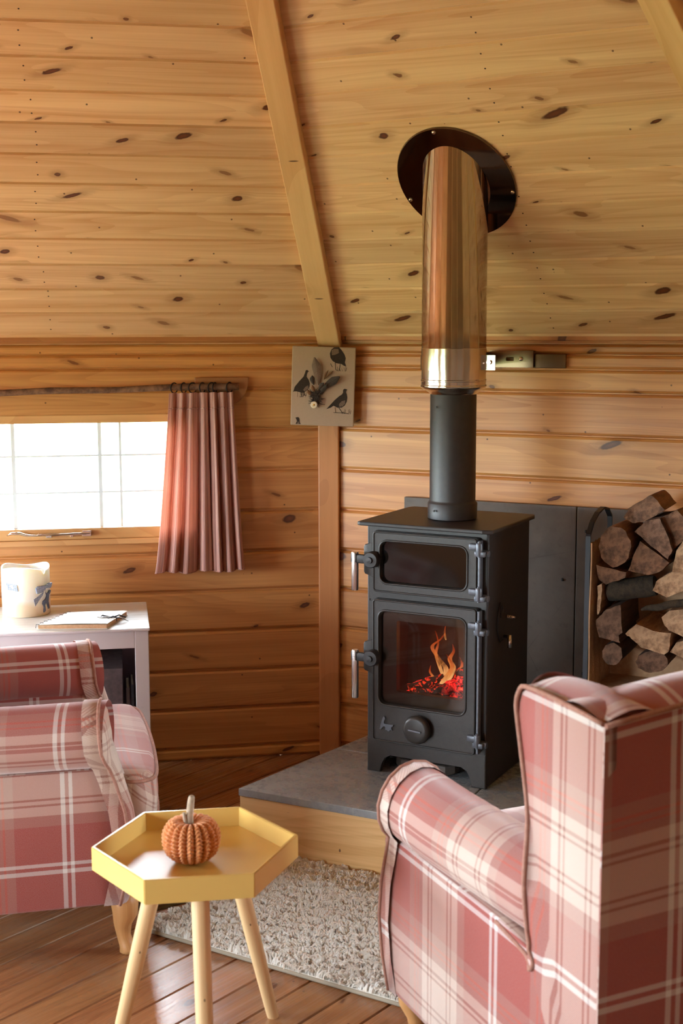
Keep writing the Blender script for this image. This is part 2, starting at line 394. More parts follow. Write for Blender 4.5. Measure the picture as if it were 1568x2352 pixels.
# ------------------------------------------------------------ windows
t = NT('window_glass'); tr = t.n.new('ShaderNodeBsdfTransparent'); gl = t.n.new('ShaderNodeBsdfGlossy'); gl.inputs['Roughness'].default_value = .02
fr = t.n.new('ShaderNodeFresnel'); fr.inputs[0].default_value = 1.45; mx = t.n.new('ShaderNodeMixShader')
t.l.new(fr.outputs[0], mx.inputs[0]); t.l.new(tr.outputs[0], mx.inputs[1]); t.l.new(gl.outputs[0], mx.inputs[2]); t.l.new(mx.outputs[0], t.out.inputs[0]); tr.inputs[0].default_value = (.93, .97, .97, 1)
M['glass'] = t.m
M['lead'] = simple('glazing_bar_grey', S(222, 232, 238), .6)
M['nickel'] = simple('polished_nickel', S(214, 206, 196), .18, 1.)
M['white_gloss'] = simple('white_trim', S(225, 222, 215), .4)
def window(k, x0, x1, z0, z1, n, vis=False):
    w = empty('window_%d' % n); struct(w); w.matrix_world = wall_mat(k)
    mb = MB(); f = .028
    mb.box(x0, x1, -.004, .055, z0, z0 + f + .01, 0, .003); mb.box(x0, x1, -.004, .055, z1 - f, z1, 0, .003)
    mb.box(x0, x0 + f, -.004, .055, z0 + f + .011, z1 - f - .001, 2, .003); mb.box(x1 - f, x1, -.004, .055, z0 + f + .011, z1 - f - .001, 2, .003)
    mb.out('window_frame', 'frame', w)
    mb = MB(); mb.face([(x0 + f, .03, z0 + f), (x1 - f, .03, z0 + f), (x1 - f, .03, z1 - f), (x0 + f, .03, z1 - f)])
    mb.out('window_pane', 'glass', w)
    return w, f
def portal(k, h):
    l = bpy.data.lights.new('window_daylight', 'AREA'); l.shape = 'RECTANGLE'; l.size = h[1] - h[0]; l.size_y = h[3] - h[2]; l.cycles.is_portal = True
    o = bpy.data.objects.new('window_daylight', l); COL.objects.link(o)
    o.matrix_world = wall_mat(k) @ Matrix.Translation(((h[0] + h[1]) / 2, .058, (h[2] + h[3]) / 2)) @ Matrix.Rotation(rad(-90), 4, 'X')
for k, v in HOLES.items():
    for h in v: portal(k, h)
w1, f = window(9, WX0, WX1, WZ0, WZ1, 1)
for x, r_ in ((SIDE - 1.064, .006), (SIDE - .78, .006), (SIDE - .712, .004), (SIDE - 1.345, .006)):  # thinnest upright is a ghost reflection in the pane, modelled as a solid bar
    mb = MB(); mb.box(x - r_, x + r_, .025, .036, WZ0 + .038, WZ1 - .028); mb.out('glazing_bar_or_reflection', 'lead', w1)
for z, r_ in ((1.075, .003), (.951, .003)):
    mb = MB(); mb.box(WX0 + .028, WX1 - .028, .0245, .0365, z - r_, z + r_); mb.out('glazing_bar_or_reflection', 'lead', w1)
mb = MB(); X = SIDE
mb.box(X - 1.36, X - .47, -.012, .0, .776, .795, 0, .002); mb.out('window_sill', 'frame', w1)
# casement stay
mb = MB(Matrix.Translation((0, -.022, 0)))
mb.tube([(X - 1.09, 0, .817), (X - 1.075, -.002, .824), (X - 1.05, -.002, .824), (X - 1.03, 0, .817), (X - 1.0, 0, .814), (X - .82, 0, .819)], [.002, .0045, .0045, .004, .003, .003], 8)
mb.box(X - .99, X - .83, .0, .008, .812, .820, 0, .001); mb.box(X - .965, X - .945, .002, .02, .806, .816, 0, .001); mb.box(X - .845, X - .815, .0, .02, .808, .826, 0, .001); mb.box(X - .885, X - .875, .002, .02, .806, .816, 0, .001)
mb.tube([(X - .955, .004, .812), (X - .955, -.006, .812)], .004, 8)
mb.out('window_stay', 'nickel', w1)
for n_, (k, hs_) in enumerate([(k, h) for k, v in HOLES.items() if k != 9 for h in v]):
    window(k, *hs_, n_ + 2)

# ------------------------------------------------------------ tree outside the window
M['foliage'] = speck('pale_needles', S(110, 130, 112), S(150, 164, 140), .8, 30)
M['bark'] = speck('bark', S(96, 78, 62), S(60, 46, 36), .9, 40, .6)
def at_local(u, v, z, R=wall_mat(9)): return R @ Vector((SIDE - u, -v, z))
tb = at_local(2.05, -3.6, -.25)
tree = empty('tree', tb, 0, 'small leafy tree standing outside beyond the left edge of the window', 'tree')
mb = MB(); mb.tube([(0, 0, 0), (.03, 0, .6), (-.02, .02, 1.4), (.02, 0, 2.3)], [.06, .05, .035, .01], 8)
brs = []
for i in range(26):
    z = .35 + i * .07; a = i * 2.4; ln_ = .75 * (1 - i / 34)
    p0 = Vector((.0, 0, z)); p1 = p0 + Vector((cos(a), sin(a), .28)) * ln_; brs.append((p0, p1))
    mb.tube([p0, (p0 + p1) / 2 + Vector((0, 0, -.03)), p1], [.014, .009, .003], 5)
mb.out('trunk', 'bark', tree)
mb = MB()
for p0, p1 in brs:
    for j in range(70):
        t_ = rnd.random(); c = p0.lerp(p1, .25 + .75 * t_) + Vector((rnd.gauss(0, .05), rnd.gauss(0, .05), rnd.gauss(0, .04)))
        a = Vector((rnd.uniform(-1, 1), rnd.uniform(-1, 1), rnd.uniform(-1, 1))).normalized() * .022; b = a.cross(Vector((rnd.random(), rnd.random(), 1))).normalized() * .010
        mb.face([c - a, c - b, c + a, c + b])
mb.out('foliage', 'foliage', tree, fixn=False)

# ------------------------------------------------------------ materials for the things
M['iron'] = speck('black_stove_paint', S(40, 38, 39), S(50, 47, 48), .46, 60, .25, 0., bd=.0006)
M['iron_door'] = speck('cast_iron_black', S(40, 36, 33), S(52, 47, 43), .42, 90, .35, 0., bd=.0006)
M['iron_hinge'] = speck('hinge_grey_metal', S(92, 96, 104), S(112, 116, 124), .4, 90, .2, .5)
M['chrome'] = simple('chrome', S(214, 212, 214), .22, 1.)
M['steel'] = NT('polished_steel').P(Base_Color=S(190, 178, 168), Metallic=1., Roughness=.07, Anisotropic=.3).m
M['steel_band'] = NT('satin_steel_band').P(Base_Color=S(214, 206, 198), Metallic=1., Roughness=.16).m
M['black_steel'] = simple('black_steel', S(34, 35, 40), .45, .3)
M['flash'] = NT('dark_mirror_steel').P(Base_Color=S(112, 98, 88), Metallic=1., Roughness=.06).m
def slate(name, a, b, vein, rough=.45):
    t = NT(name); o = t.obj(); n = t.noise(o, 5, 6, .62, .6); n2 = t.noise(o, 38, 4, .7)
    c = t.mix(t.rng(n, .35, .65), a, b); c = t.mix(t.rng(n2, .58, .78, 0., .35), c, vein)
    v = t.vor(o, 3.2, 1., 'DISTANCE_TO_EDGE'); nz = t.noise(o, 9, 3)
    c = t.mix(t.rng(t.math('ADD', v['Distance'], t.math('MULTIPLY', nz, .02)), .008, .014, .5, 0.), c, vein)
    t.P(Base_Color=c, Roughness=t.rng(n2, .3, .7, rough - .08, rough + .12)); t.bump(t.math('ADD', n, t.math('MULTIPLY', n2, .4)), .5, .004); return t.m
M['slate'] = slate('hearth_slate', S(126, 130, 134), S(152, 156, 158), S(184, 182, 176), .27)
M['slate_wall'] = slate('slate_backboard', S(92, 83, 76), S(108, 98, 90), S(64, 56, 52), .6)

RW = wall_mat(0); LWM = wall_mat(9)
RZ = math.atan2(RW[1][0], RW[0][0]); LZ = math.atan2(LWM[1][0], LWM[0][0])
W = lambda u, v, z: RW @ Vector((u, -v, z))
LW = lambda u, v, z: LWM @ Vector((SIDE - u, -v, z))

# ------------------------------------------------------------ hearth
HH = .20
he = empty('hearth', W(.6, .5, 0), RZ, 'raised slate hearth with a pine front under the black stove', 'hearth')
loc = lambda u, v: (u - .6, .5 - v)
mb = MB(); poly = [loc(.186, .925), loc(1.56, .925), loc(1.56, .005), loc(.37, .005)]
mb.prism(poly, .0, HH - .024, 'Z'); o = mb.out('base', 'black_steel', he)
mb = MB(); mb.box(.180 - .6, 1.56 - .6, .5 - .937, .5 - .917, 0.002, HH - .0235, ax=0, bev=.002, seed=3); mb.out('front_board', 'fascia', he)
mb = MB()
p0 = Vector(loc(.180, .93)); p1 = Vector(loc(.366, .02)); dd = (p1 - p0); nn = Vector((-dd.y, dd.x)).normalized() * .016
mb.prism([tuple(p0), tuple(p0 + nn * 0 + Vector((.016, 0))), tuple(p1 + Vector((.016, 0))), tuple(p1)], .002, HH - .0245, 'Z', uvs=1.); mb.out('side_board', 'fascia', he)
def tile(us):
    mb = MB(); mb.prism([loc(*q) for q in us], HH - .0225, HH, 'Z', bev=.0025)
    return mb.out('slate_tile', 'slate', he)
edge = lambda v: lerp(.366, .180, v / .935)
tile([(edge(.938), .942), (.80, .942), (.80, .50), (edge(.50), .50)])
tile([(.803, .942), (1.56, .942), (1.56, .50), (.803, .50)])
tile([(edge(.497), .497), (.80, .497), (.80, .035), (edge(.035), .035)])
tile([(.803, .497), (1.56, .497), (1.56, .035), (.803, .035)])
# slate lying under the stove
def rough_slab(name, mat, w, d, h, loc_, rz, label, cat, parent=None, seed=1, group=None):
    r = random.Random(seed); n = 14; pts = []
    for i in range(n):
        a = 2 * pi * i / n; q = 1 / max(abs(cos(a)), abs(sin(a))) ** .85; k = 1 + r.uniform(-.09, .06)
        pts.append((w / 2 * cos(a) * q * k, d / 2 * sin(a) * q * k))
    mb = MB(); mb.prism(pts, 0, h, 'Z', bev=h * .22)
    for v in mb.bm.verts: v.co.z += .12 * h * noise.noise(v.co * 30)
    for v in mb.bm.verts: v.co.z = max(v.co.z, 0)
    o = mb.out(name, mat); o.location = loc_; o.rotation_euler = (0, 0, rz); tag(o, label, cat, group); return o

# backboard: two slate panels behind the stove
for i, (u0, u1) in enumerate(((.293, .884), (.887, 1.56))):
    mb = MB(); mb.box(u0 - .9, u1 - .9, -.03, -.012, 0, .936 - HH, bev=.002)
    o = mb.out('backboard', 'slate_wall'); o.location = W(.9, 0, HH + .001); o.rotation_euler = (0, 0, RZ)
    tag(o, ('grey slate wall panel standing behind the black stove', 'grey slate wall panel behind the log rack, right of the seam')[i], 'wall panel')
    for uu, zz in ((u0 + .03, .66), (u1 - .04, .5), (u0 + .03, .2), (u1 - .04, .1)):
        mb2 = MB(); mb2.lathe([(0, -.0345), (.004, -.034), (.0055, -.031), (.0055, -.0295)], 10, (uu - .9, 0, zz), 'Y'); mb2.out('screw', 'iron', o)

# ------------------------------------------------------------ stove
ST = empty('wood_stove', (.0741, 3.7762, HH + .0005), rad(-28), 'black two-door wood burning stove with a fire lit in the lower door', 'stove')
BW, BD, BH = .375, .33, .735
FX0, FX1, FZ0, FZ1 = .098, .312, .235, .475   # fire window opening
mb = MB()
mb.box(0, .012, 0.0, BD, .0, BH - .002, bev=.005); mb.box(BW - .012, BW, 0.0, BD, .0, BH - .002, bev=.005)      # sides
mb.box(.012, BW - .012, BD - .01, BD - .001, .07, BH - .002); mb.box(.012, BW - .012, .012, BD - .01, .195, .207); mb.box(.012, BW - .012, .012, BD - .01, .508, .522)
mb.box(.012, BW - .012, .012, BD - .01, .06, .07)
mb.out('body', 'iron', ST)
def ringplate(mb, outer, inner, y0, y1, bev=.0):
    n = len(outer); assert n == len(inner)
    def loop(pts, y): return [mb.bm.verts.new(mb.mat @ Vector((a, y, b))) for a, b in pts]
    OF, OB, IF, IB = loop(outer, y0), loop(outer, y1), loop(inner, y0), loop(inner, y1)
    fs = []
    for i in range(n):
        j = (i + 1) % n
        for q in ((OF[i], OF[j], IF[j], IF[i]), (OB[j], OB[i], IB[i], IB[j]), (OF[j], OF[i], OB[i], OB[j]), (IF[i], IF[j], IB[j], IB[i])):
            f = mb.bm.faces.new(q); f.material_index = mb.mi; fs.append(f)
    if bev:
        es = [e for e in mb.bm.edges if (e.verts[0] in OF and e.verts[1] in OF) or (e.verts[0] in IF and e.verts[1] in IF)]
        bmesh.ops.bevel(mb.bm, geom=es, offset=bev, segments=2, affect='EDGES')
# front casting with two openings, and a cut-out foot
mb = MB()
ringplate(mb, rrect(.004, BW - .004, .518, BH - .004, .004), rrect(.045, .33, .56, .705, .01), .0, .014)
ringplate(mb, rrect(.004, BW - .004, .1, .512, .004), rrect(.045, .33, .2, .5, .01), .0, .014)
mb.box(.004, BW - .004, .002, .014, .511, .519)
mb.prism([(.0, 0), (.043, 0), (.046, .03), (.056, .048), (.075, .058), (.3, .058), (.319, .048), (.329, .03), (.332, 0), (BW, 0), (BW, .101), (.0, .101)], -.0005, .016, 'Y', bev=.003)
mb.out('front_plate', 'iron_door', ST)
def door(name, x0, x1, z0, z1, gx0, gx1, gz0, gz1, latch_z, glass):
    mb = MB()
    ringplate(mb, rrect(x0, x1, z0, z1, .008), rrect(gx0, gx1, gz0, gz1, .022), -.024, .0, .003)
    # latch lug on the left side
    a, b = latch_z - .043, latch_z + .043
    mb.prism([(x0 + .002, a - .012), (x0 + .002, b + .012), (x0 - .004, b + .004), (x0 - .026, b), (x0 - .03, b - .006), (x0 - .03, a + .006), (x0 - .026, a), (x0 - .004, a - .004)], -.022, .0, 'Y', bev=.002)
    D = mb.out(name, 'iron_door', ST, auto=35)
    # raised lip around the pane
    mb = MB(); pts = [(a_, -.0245, b_) for a_, b_ in rrect(gx0 - .003, gx1 + .003, gz0 - .003, gz1 + .003, .024)]
    mb.tube(pts, .0032, 8, closed=True); mb.out('rim', 'iron_door', D)
    mb = MB(); pts = [(a_, -.0245, b_) for a_, b_ in rrect(x0 + .003, x1 - .003, z0 + .003, z1 - .003, .008)]
    mb.tube(pts, .0026, 8, closed=True); mb.out('edge_bead', 'iron_door', D)
    mb = MB(); mb.prism(rrect(gx0 - .001, gx1 + .001, gz0 - .001, gz1 + .001, .02), -.012, -.008, 'Y'); mb.out('door_glass', glass, D)
    return D
t = NT('stove_glass'); tr = t.n.new('ShaderNodeBsdfTransparent'); gl = t.n.new('ShaderNodeBsdfGlossy'); gl.inputs['Roughness'].default_value = .03
fr = t.n.new('ShaderNodeFresnel'); fr.inputs[0].default_value = 1.5; mx = t.n.new('ShaderNodeMixShader'); tr.inputs[0].default_value = (.80, .72, .66, 1)
t.l.new(fr.outputs[0], mx.inputs[0]); t.l.new(tr.outputs[0], mx.inputs[1]); t.l.new(gl.outputs[0], mx.inputs[2]); t.l.new(mx.outputs[0], t.out.inputs[0])
M['stove_glass'] = t.m
M['dark_glass'] = NT('sooty_glass').P(Base_Color=S(16, 14, 13), Roughness=.08, Specular_IOR_Level=.6).m
du = door('upper_door', .030, .352, .545, .722, .055, .32, .574, .693, .637, 'dark_glass')
dl = door('lower_door', .029, .352, .103, .524, .051, .319, .216, .490, .351, 'stove_glass')
# inner frame behind the lower glass
mb = MB(); ringplate(mb, rrect(.048, .324, .206, .498, .01), rrect(FX0, FX1 - .006, .252, .462, .006), -.006, .016); mb.out('inner_frame', 'iron', dl)
def handle(parent, zc, ln):
    mb = MB(); mb.lathe([(0, -.052), (.021, -.051), (.0235, -.047), (.0235, -.026), (.02, -.024)], 24, (.034, 0, zc), 'Y')
    mb.lathe([(0, -.06), (.009, -.059), (.0095, -.05)], 16, (.034, 0, zc), 'Y')
    mb.box(-.016, .03, -.05, -.036, zc - .012, zc + .014, bev=.005)
    mb.box(-.028, -.008, -.052, -.034, zc - .012, zc + .018, bev=.004)
    mb.out('latch', 'iron', parent, auto=40)
    mb = MB(); top = zc + .02
    mb.tube([(-.0175, -.043, top), (-.0175, -.043, top - .003), (-.018, -.043, top - ln + .003), (-.018, -.043, top - ln)], [.0095, .0105, .0105, .0095], 20)
    mb.out('handle', 'chrome', parent, auto=40)
handle(du, .640, .112); handle(dl, .352, .143)
def hinge(parent, z):
    mb = MB(); mb.box(.330, .360, -.036, -.022, z + .008, z + .026, bev=.004); mb.lathe([(0, z - .008), (.0085, z - .007), (.0095, z + .006), (.0095, z + .024), (.008, z + .028), (0, z + .028)], 16, (.3585, -.028, 0))
    mb.tube([(.3585, -.028, z - .012), (.3585, -.028, z + .032)], .0045, 10)
    mb.box(.346, .378, -.034, .004, z - .01, z + .006, bev=.004); mb.tube([(.372, -.016, z - .002), (.384, -.016, z - .002)], .009, 6)
    mb.out('hinge', 'iron_hinge', parent, auto=40)
for z in (.682, .556): hinge(du, z)
for z in (.460, .137): hinge(dl, z)
mb = MB(); mb.box(.354, .3615, -.026, -.004, .53 + .02, .716, bev=.002); mb.out('hinge_rod', 'iron_hinge', du)
mb = MB(); mb.box(.354, .3615, -.026, -.004, .108, .518, bev=.002); mb.out('hinge_rod', 'iron_hinge', dl)
# air control knob
mb = MB(); mb.lathe([(0, -.056), (.030, -.056), (.037, -.054), (.0405, -.049), (.0415, -.043), (.0405, -.036), (.034, -.032), (.01, -.031), (.01, -.022)], 36, (.180, 0, .159), 'Y')
kn = mb.out('air_knob', 'iron_door', dl, auto=50)
mb = MB(Matrix.Translation((.180, -.0575, .159)) @ Matrix.Rotation(rad(4), 4, 'Y')); mb.box(-.020, .020, -.004, .002, -.0028, .0028, bev=.0015); mb.out('grip', 'iron_hinge', kn)
# cast emblem: seated dog beside an anvil-like shape
emb = [(.053, .142), (.058, .146), (.057, .153), (.060, .160), (.063, .168), (.064, .174), (.067, .177), (.069, .181), (.071, .177), (.073, .174), (.071, .170), (.069, .164), (.068, .158), (.073, .157), (.082, .158), (.090, .157), (.099, .158), (.098, .153), (.092, .151), (.091, .147), (.096, .141), (.088, .142), (.087, .137), (.079, .137), (.079, .142), (.074, .139), (.072, .141), (.074, .147), (.072, .151), (.066, .150), (.062, .144), (.059, .138)]
mb = MB(); mb.prism(emb, -.0285, -.0235, 'Y', bev=.0008); mb.out('emblem', 'iron_hinge', dl)
# top plate
mb = MB(); ov = [(-.006, -.036), (.37, -.036), (.397, -.026), (.397, .31), (.392, .318), (.386, .335), (-.008, .335), (-.016, .31), (-.016, -.03)]
mb.prism(ov, BH + .001, BH + .0125, 'Z', bev=.003); mb.out('top_plate', 'iron', ST)
# side hole, spring bolt and lever on the right flank
mb = MB(); mb.lathe([(0, BW + .0005), (.013, BW + .001), (.0135, BW + .0022), (.0145, BW + .0022), (.015, BW + .0004)], 20, (0, .107, .498), 'X'); mb.lathe([(0, BW + .002), (.007, BW + .003), (.0075, BW + .001)], 6, (0, .100, .484), 'X'); mb.out('flue_port', 'black_steel', ST)
mb = MB(); coil = [(BW + .002 + .018 * k / 40, .148 + .0048 * cos(k * .9), .472 + .0048 * sin(k * .9)) for k in range(41)]
mb.tube(coil, .0012, 6); mb.tube([(BW, .148, .472), (BW + .026, .148, .472)], [.0025, .003], 8); mb.out('spring_bolt', 'nickel', ST)
mb = MB(); arc = [(BW + .004, .085 - .022 * sin(k / 12 * pi) * .9, .525 - .115 * k / 12) for k in range(13)] + [(BW + .006, .105, .413)]
mb.tube(arc, .0022, 6); mb.tube([(BW - .001, .128, .418), (BW + .018, .128, .418)], .005, 8); lv = mb.out('air_lever', 'black_steel', ST)
mb = MB(); mb.tube([(BW + .018, .127, .424), (BW + .020, .121, .388)], .0065, 14); mb.out('lever_tip', 'chrome', lv)
# firebox lining, logs, embers and flames
M['brick'] = speck('fire_brick_brown', S(70, 42, 30), S(44, 28, 22), .85, 14, .4)
mb = MB(); mb.box(.02, .355, .215, .235, .208, .5); mb.box(.02, .032, .02, .215, .208, .5); mb.box(.343, .355, .02, .215, .208, .5); mb.box(.032, .343, .02, .215, .2075, .216); mb.out('fire_lining', 'brick', ST)
t = NT('embers'); o = t.obj(); n = t.noise(o, 46, 4, .7, 1.2); n2 = t.noise(o, 22, 2); e = t.rng(n, .42, .54)
t.P(Base_Color=S(24, 14, 10), Roughness=.9, Emission_Color=t.ramp(t.math('MULTIPLY', n, 1.15), [(.4, (.3, .002, .004, 1)), (.6, (1, .012, .018, 1)), (.74, (1, .08, .04, 1)), (.86, (1, .45, .12, 1))]), Emission_Strength=t.math('MULTIPLY', e, t.rng(n2, .36, .5, .3, 2.2)))
t.bump(n, .6, .004); M['ember'] = t.m
t = NT('charred_log'); o = t.obj(); n = t.noise(o, 34, 4, .7, 2.); e = t.rng(n, .55, .64)
t.P(Base_Color=t.mix(t.noise(o, 20), S(30, 20, 16), S(62, 40, 28)), Roughness=.9, Emission_Color=(1, .05, .01, 1), Emission_Strength=t.math('MULTIPLY', e, 2.0)); t.bump(n, .8, .004); M['char'] = t.m
def lump(mb, c, r, seed, nn=12, m=7, sq=(1, 1, 1)):
    def fn(a, b):
        th = 2 * pi * a; ph = pi * (b - .5); v = Vector((cos(th) * cos(ph), sin(th) * cos(ph), sin(ph)))
        k = r * (1 + .35 * noise.noise(v * 1.6 + Vector((seed, 0, 0)))); return (c[0] + v.x * k * sq[0], c[1] + v.y * k * sq[1], c[2] + v.z * k * sq[2])
    mb.grid(fn, nn, m, cu=True)
mb = MB(); rr_ = random.Random(3)
for i in range(54):
    x = rr_.uniform(.10, .335); hh = .232 + max(0, (x - .12)) * .42
    lump(mb, (x, rr_.uniform(.04, .19), rr_.uniform(.222, hh + .006)), rr_.uniform(.012, .024), i, 12, 8, (rr_.uniform(.9, 1.9), .9, .7))
mb.out('embers', 'ember', ST)['kind'] = 'stuff'
def firelog(p0, p1, r, seed):
    mb = MB(); P = [Vector(p0).lerp(Vector(p1), k / 8) for k in range(9)]
    mb.tube(P, [r * (1 + .15 * noise.noise(Vector((seed, k * .7, 0)))) for k in range(9)], 9)
    for v in mb.bm.verts: v.co += Vector((noise.noise(v.co * 40), noise.noise(v.co * 40 + Vector((5, 0, 0))), noise.noise(v.co * 40 + Vector((0, 9, 0))))) * .006
    o = mb.out('burning_log', 'char', ST, auto=50)
firelog((.11, .05, .248), (.25, .12, .292), .016, 1); firelog((.14, .03, .245), (.34, .08, .268), .014, 2)
firelog((.21, .13, .262), (.338, .06, .352), .019, 3); firelog((.19, .16, .262), (.338, .15, .33), .02, 4)
# flames: twisted tongues with real thickness
t = NT('flame'); u, v, _ = t.sep(t.uv()); n = t.noise(t.obj(), 28, 3, .6, .8)
col = t.ramp(v, [(0., (1, .62, .26, 1)), (.35, (1, .38, .09, 1)), (.7, (1, .17, .03, 1)), (1., (.8, .06, .01, 1))])
em = t.n.new('ShaderNodeEmission'); t.put(em.inputs[0], col); t.put(em.inputs[1], t.rng(v, 0., 1., 1.5, .6))
tr = t.n.new('ShaderNodeBsdfTransparent'); mx = t.n.new('ShaderNodeMixShader')
al = t.math('MULTIPLY', t.rng(n, .36, .56, .15, .8), t.rng(v, .0, 1., 1., .4)); t.put(mx.inputs[0], al)
t.l.new(tr.outputs[0], mx.inputs[1]); t.l.new(em.outputs[0], mx.inputs[2]); t.l.new(mx.outputs[0], t.out.inputs[0]); M['flame'] = t.m
def flame(pts, w, seed):
    P = spline(pts, 8); n = len(P) - 1; mb = MB()
    def fn(a, b):
        k = min(int(b * n + .5), n); tt = k / n; r = w * (math.sin(min(1, tt * 2.2 + .25) * pi / 2)) * (1 - tt) ** .8 + .0003
        th = 2 * pi * a + tt * 1.5; return (P[k].x + r * cos(th), P[k].y + r * .45 * sin(th), P[k].z)
    mb.grid(fn, 10, n, cu=True); mb.out('flame', 'flame', ST)
flame([(.205, .09, .27), (.212, .09, .31), (.188, .09, .34), (.172, .08, .375), (.198, .08, .40), (.215, .08, .425)], .011, 1)
flame([(.225, .08, .28), (.238, .08, .32), (.228, .08, .345), (.240, .08, .37), (.236, .08, .39)], .012, 2)
flame([(.20, .1, .28), (.185, .1, .32), (.175, .1, .35), (.182, .1, .385), (.172, .1, .42)], .008, 3)
flame([(.205, .07, .27), (.228, .07, .30), (.240, .07, .33), (.222, .07, .36)], .012, 4)
flame([(.30, .08, .31), (.298, .08, .335), (.308, .08, .36), (.300, .08, .385)], .009, 5)
flame([(.27, .09, .29), (.262, .09, .32), (.272, .09, .345)], .009, 6)
flame([(.235, .1, .27), (.245, .1, .30), (.258, .1, .325), (.25, .1, .35)], .010, 8); flame([(.18, .08, .26), (.175, .08, .285), (.165, .08, .30), (.168, .08, .32)], .007, 9); flame([(.215, .08, .40), (.211, .08, .42), (.214, .08, .445)], .004, 7)
pl = bpy.data.lights.new('fire_glow', 'POINT'); pl.energy = .5; pl.color = (1, .35, .12); pl.shadow_soft_size = .03
po = bpy.data.objects.new('fire_glow', pl); COL.objects.link(po); po.parent = ST; po.location = (.2, .06, .40)
# slates and an ash scrap tucked beneath the stove
Rm = Matrix.Rotation(rad(-28), 4, 'Z'); SO = Vector((.0741, 3.7762, 0))
sw = lambda x, y, z=HH: tuple(SO + Rm @ Vector((x, y, 0)) + Vector((0, 0, z)))
rough_slab('stone_slab', M['slate_wall'], .20, .11, .03, sw(.16, .10, HH + .001), rad(-30), 'pale flat stone tucked under the front of the stove', 'stone', seed=4)
rough_slab('slate_offcut', M['slate'], .15, .13, .02, sw(.52, .14, HH + .001), rad(-10), 'broken dark slate slab on the hearth right of the stove', 'slate slab', seed=9)

# ------------------------------------------------------------ flue pipe and ceiling flashing
FU, FV = .65, .50
fw = W(FU, FV, 0)
fl = empty('flue_pipe', (fw.x, fw.y, HH + BH + .0135), RZ, 'tall flue pipe, matt black below and mirror steel above, rising from the stove', 'flue pipe')
zb = HH + BH + .0135
mb = MB(); mb.lathe([(.0665, 0), (.0715, .002), (.072, .045), (.070, .048), (.067, .052), (.0665, .055), (.0665, .362), (.0640, .368)], 48); 
mb.lathe([(.0, -.0745), (.0032, -.074), (.0032, -.07)], 10, (-.028, 0, .028), 'Y'); mb.lathe([(.0, -.0695), (.0032, -.069), (.0032, -.065)], 10, (-.026, 0, .325), 'Y')
mb.out('black_pipe', 'iron', fl, auto=40)
roofz = lambda v: ZT + SL * v
mb = MB(); n = 64; r = .0925; zlo = .395
def fnp(a, b):
    th = 2 * pi * a; x, y = r * cos(th), r * sin(th); top = roofz(FV - y) - zb + .004
    return (x, y, lerp(zlo + .095, top, b))
mb.grid(fnp, n, 12, cu=True); sp = mb.out('steel_pipe', 'steel', fl)
mb = MB(); mb.lathe([(.067, .360), (.070, .364), (.084, .373), (.0915, .377), (.0935, .380), (.0945, .3815), (.0945, .385), (.0925, .3875), (.0925, .3965), (.0945, .398), (.0945, .401), (.0925, .403), (.0925, .443), (.0935, .444), (.0935, .490), (.0925, .491)], 64)
mb.out('steel_collar', 'steel_band', fl, auto=30)
# flashing ring lying on the sloping ceiling
slope = math.atan(SL)
ctr = W(FU, FV - .012, roofz(FV - .012) - .002)
fr_ = empty('flue_flashing', ctr, RZ, 'oval dark polished steel flashing plate on the ceiling around the flue', 'flashing plate')
# local plane basis: x along the wall, t up the slope (towards the room)
def onroof(a, t, d): # d = distance below the boards
    return (a, -t * cos(slope) - 0 + d * -sin(slope) * -1 * -1, t * sin(slope) - d * cos(slope))
mb = MB(); n = 64; A_, B_ = .172, .198
def ring(rx, ry, d, k=0): return [mb.bm.verts.new(Vector(onroof(rx * cos(2 * pi * i / n), ry * sin(2 * pi * i / n), d))) for i in range(n)]
R1 = ring(A_, B_, .001); R2 = ring(A_ - .002, B_ - .002, .006); R3 = ring(.0955, .0955 / cos(slope), .006); R4 = ring(.0955, .0955 / cos(slope), .0)
for a, b in ((R1, R2), (R2, R3), (R3, R4)):
    for i in range(n): f = mb.bm.faces.new((a[i], a[(i + 1) % n], b[(i + 1) % n], b[i])); f.smooth = False
mb.out('plate', 'flash', fr_)
for a in (95, 195, -12, -75):
    mb = MB(); c = Vector(onroof((A_ - .012) * cos(rad(a)), (B_ - .012) * sin(rad(a)), .006)); nrm = Vector((0, -sin(slope), -cos(slope)))
    mb.tube([c, c + nrm * .002, c + nrm * .004], [.006, .006, .003], 12); mb.out('screw', 'nickel', fr_)
# wall bracket holding the flue
cpt = (FU - .58, -FV)
bk = empty('pipe_bracket', W(.58, 0, 1.40), RZ, 'steel pipe bracket between the mirror flue and the wall', 'bracket')
M['bracket'] = simple('brushed_bracket_steel', S(128, 108, 90), .22, 1.)
mb = MB(); mb.box(.150, .254, -.012, -.0005, -.030, .014, bev=.001); mb.out('wall_plate', 'bracket', bk)
mb = MB(); ringplate(mb, rrect(.006, .152, -.026, .022, .003), rrect(.062, .088, -.008, .004, .003), -.024, -.018)
mb.box(.006, .152, -.024, -.0005, .0215, .0245); mb.box(.006, .152, -.024, -.0005, -.0285, -.0255); mb.out('arm', 'bracket', bk)
for px_ in (.02, .112):
    mb = MB(); mb.lathe([(0, -.031), (.0065, -.030), (.0075, -.0245)], 6, (px_, 0, -.001), 'Y'); mb.out('bolt', 'nickel', bk)
mb = MB(); mb.box(.0, .006, -.50, -.001, -.022, .020); mb.out('strut', 'bracket', bk)
mb = MB(); mb.lathe([(.0940, -.022), (.0955, -.022), (.0955, .020), (.0940, .020)], 48, (cpt[0], cpt[1], 0)); mb.box(cpt[0] + .094, cpt[0] + .125, -FV + .0, -FV + .004, -.022, .020); mb.tube([(cpt[0] + .108, -FV + .01, 0), (cpt[0] + .108, -FV - .008, 0)], .007, 6)
mb.out('clamp', 'steel_band', bk, auto=40)

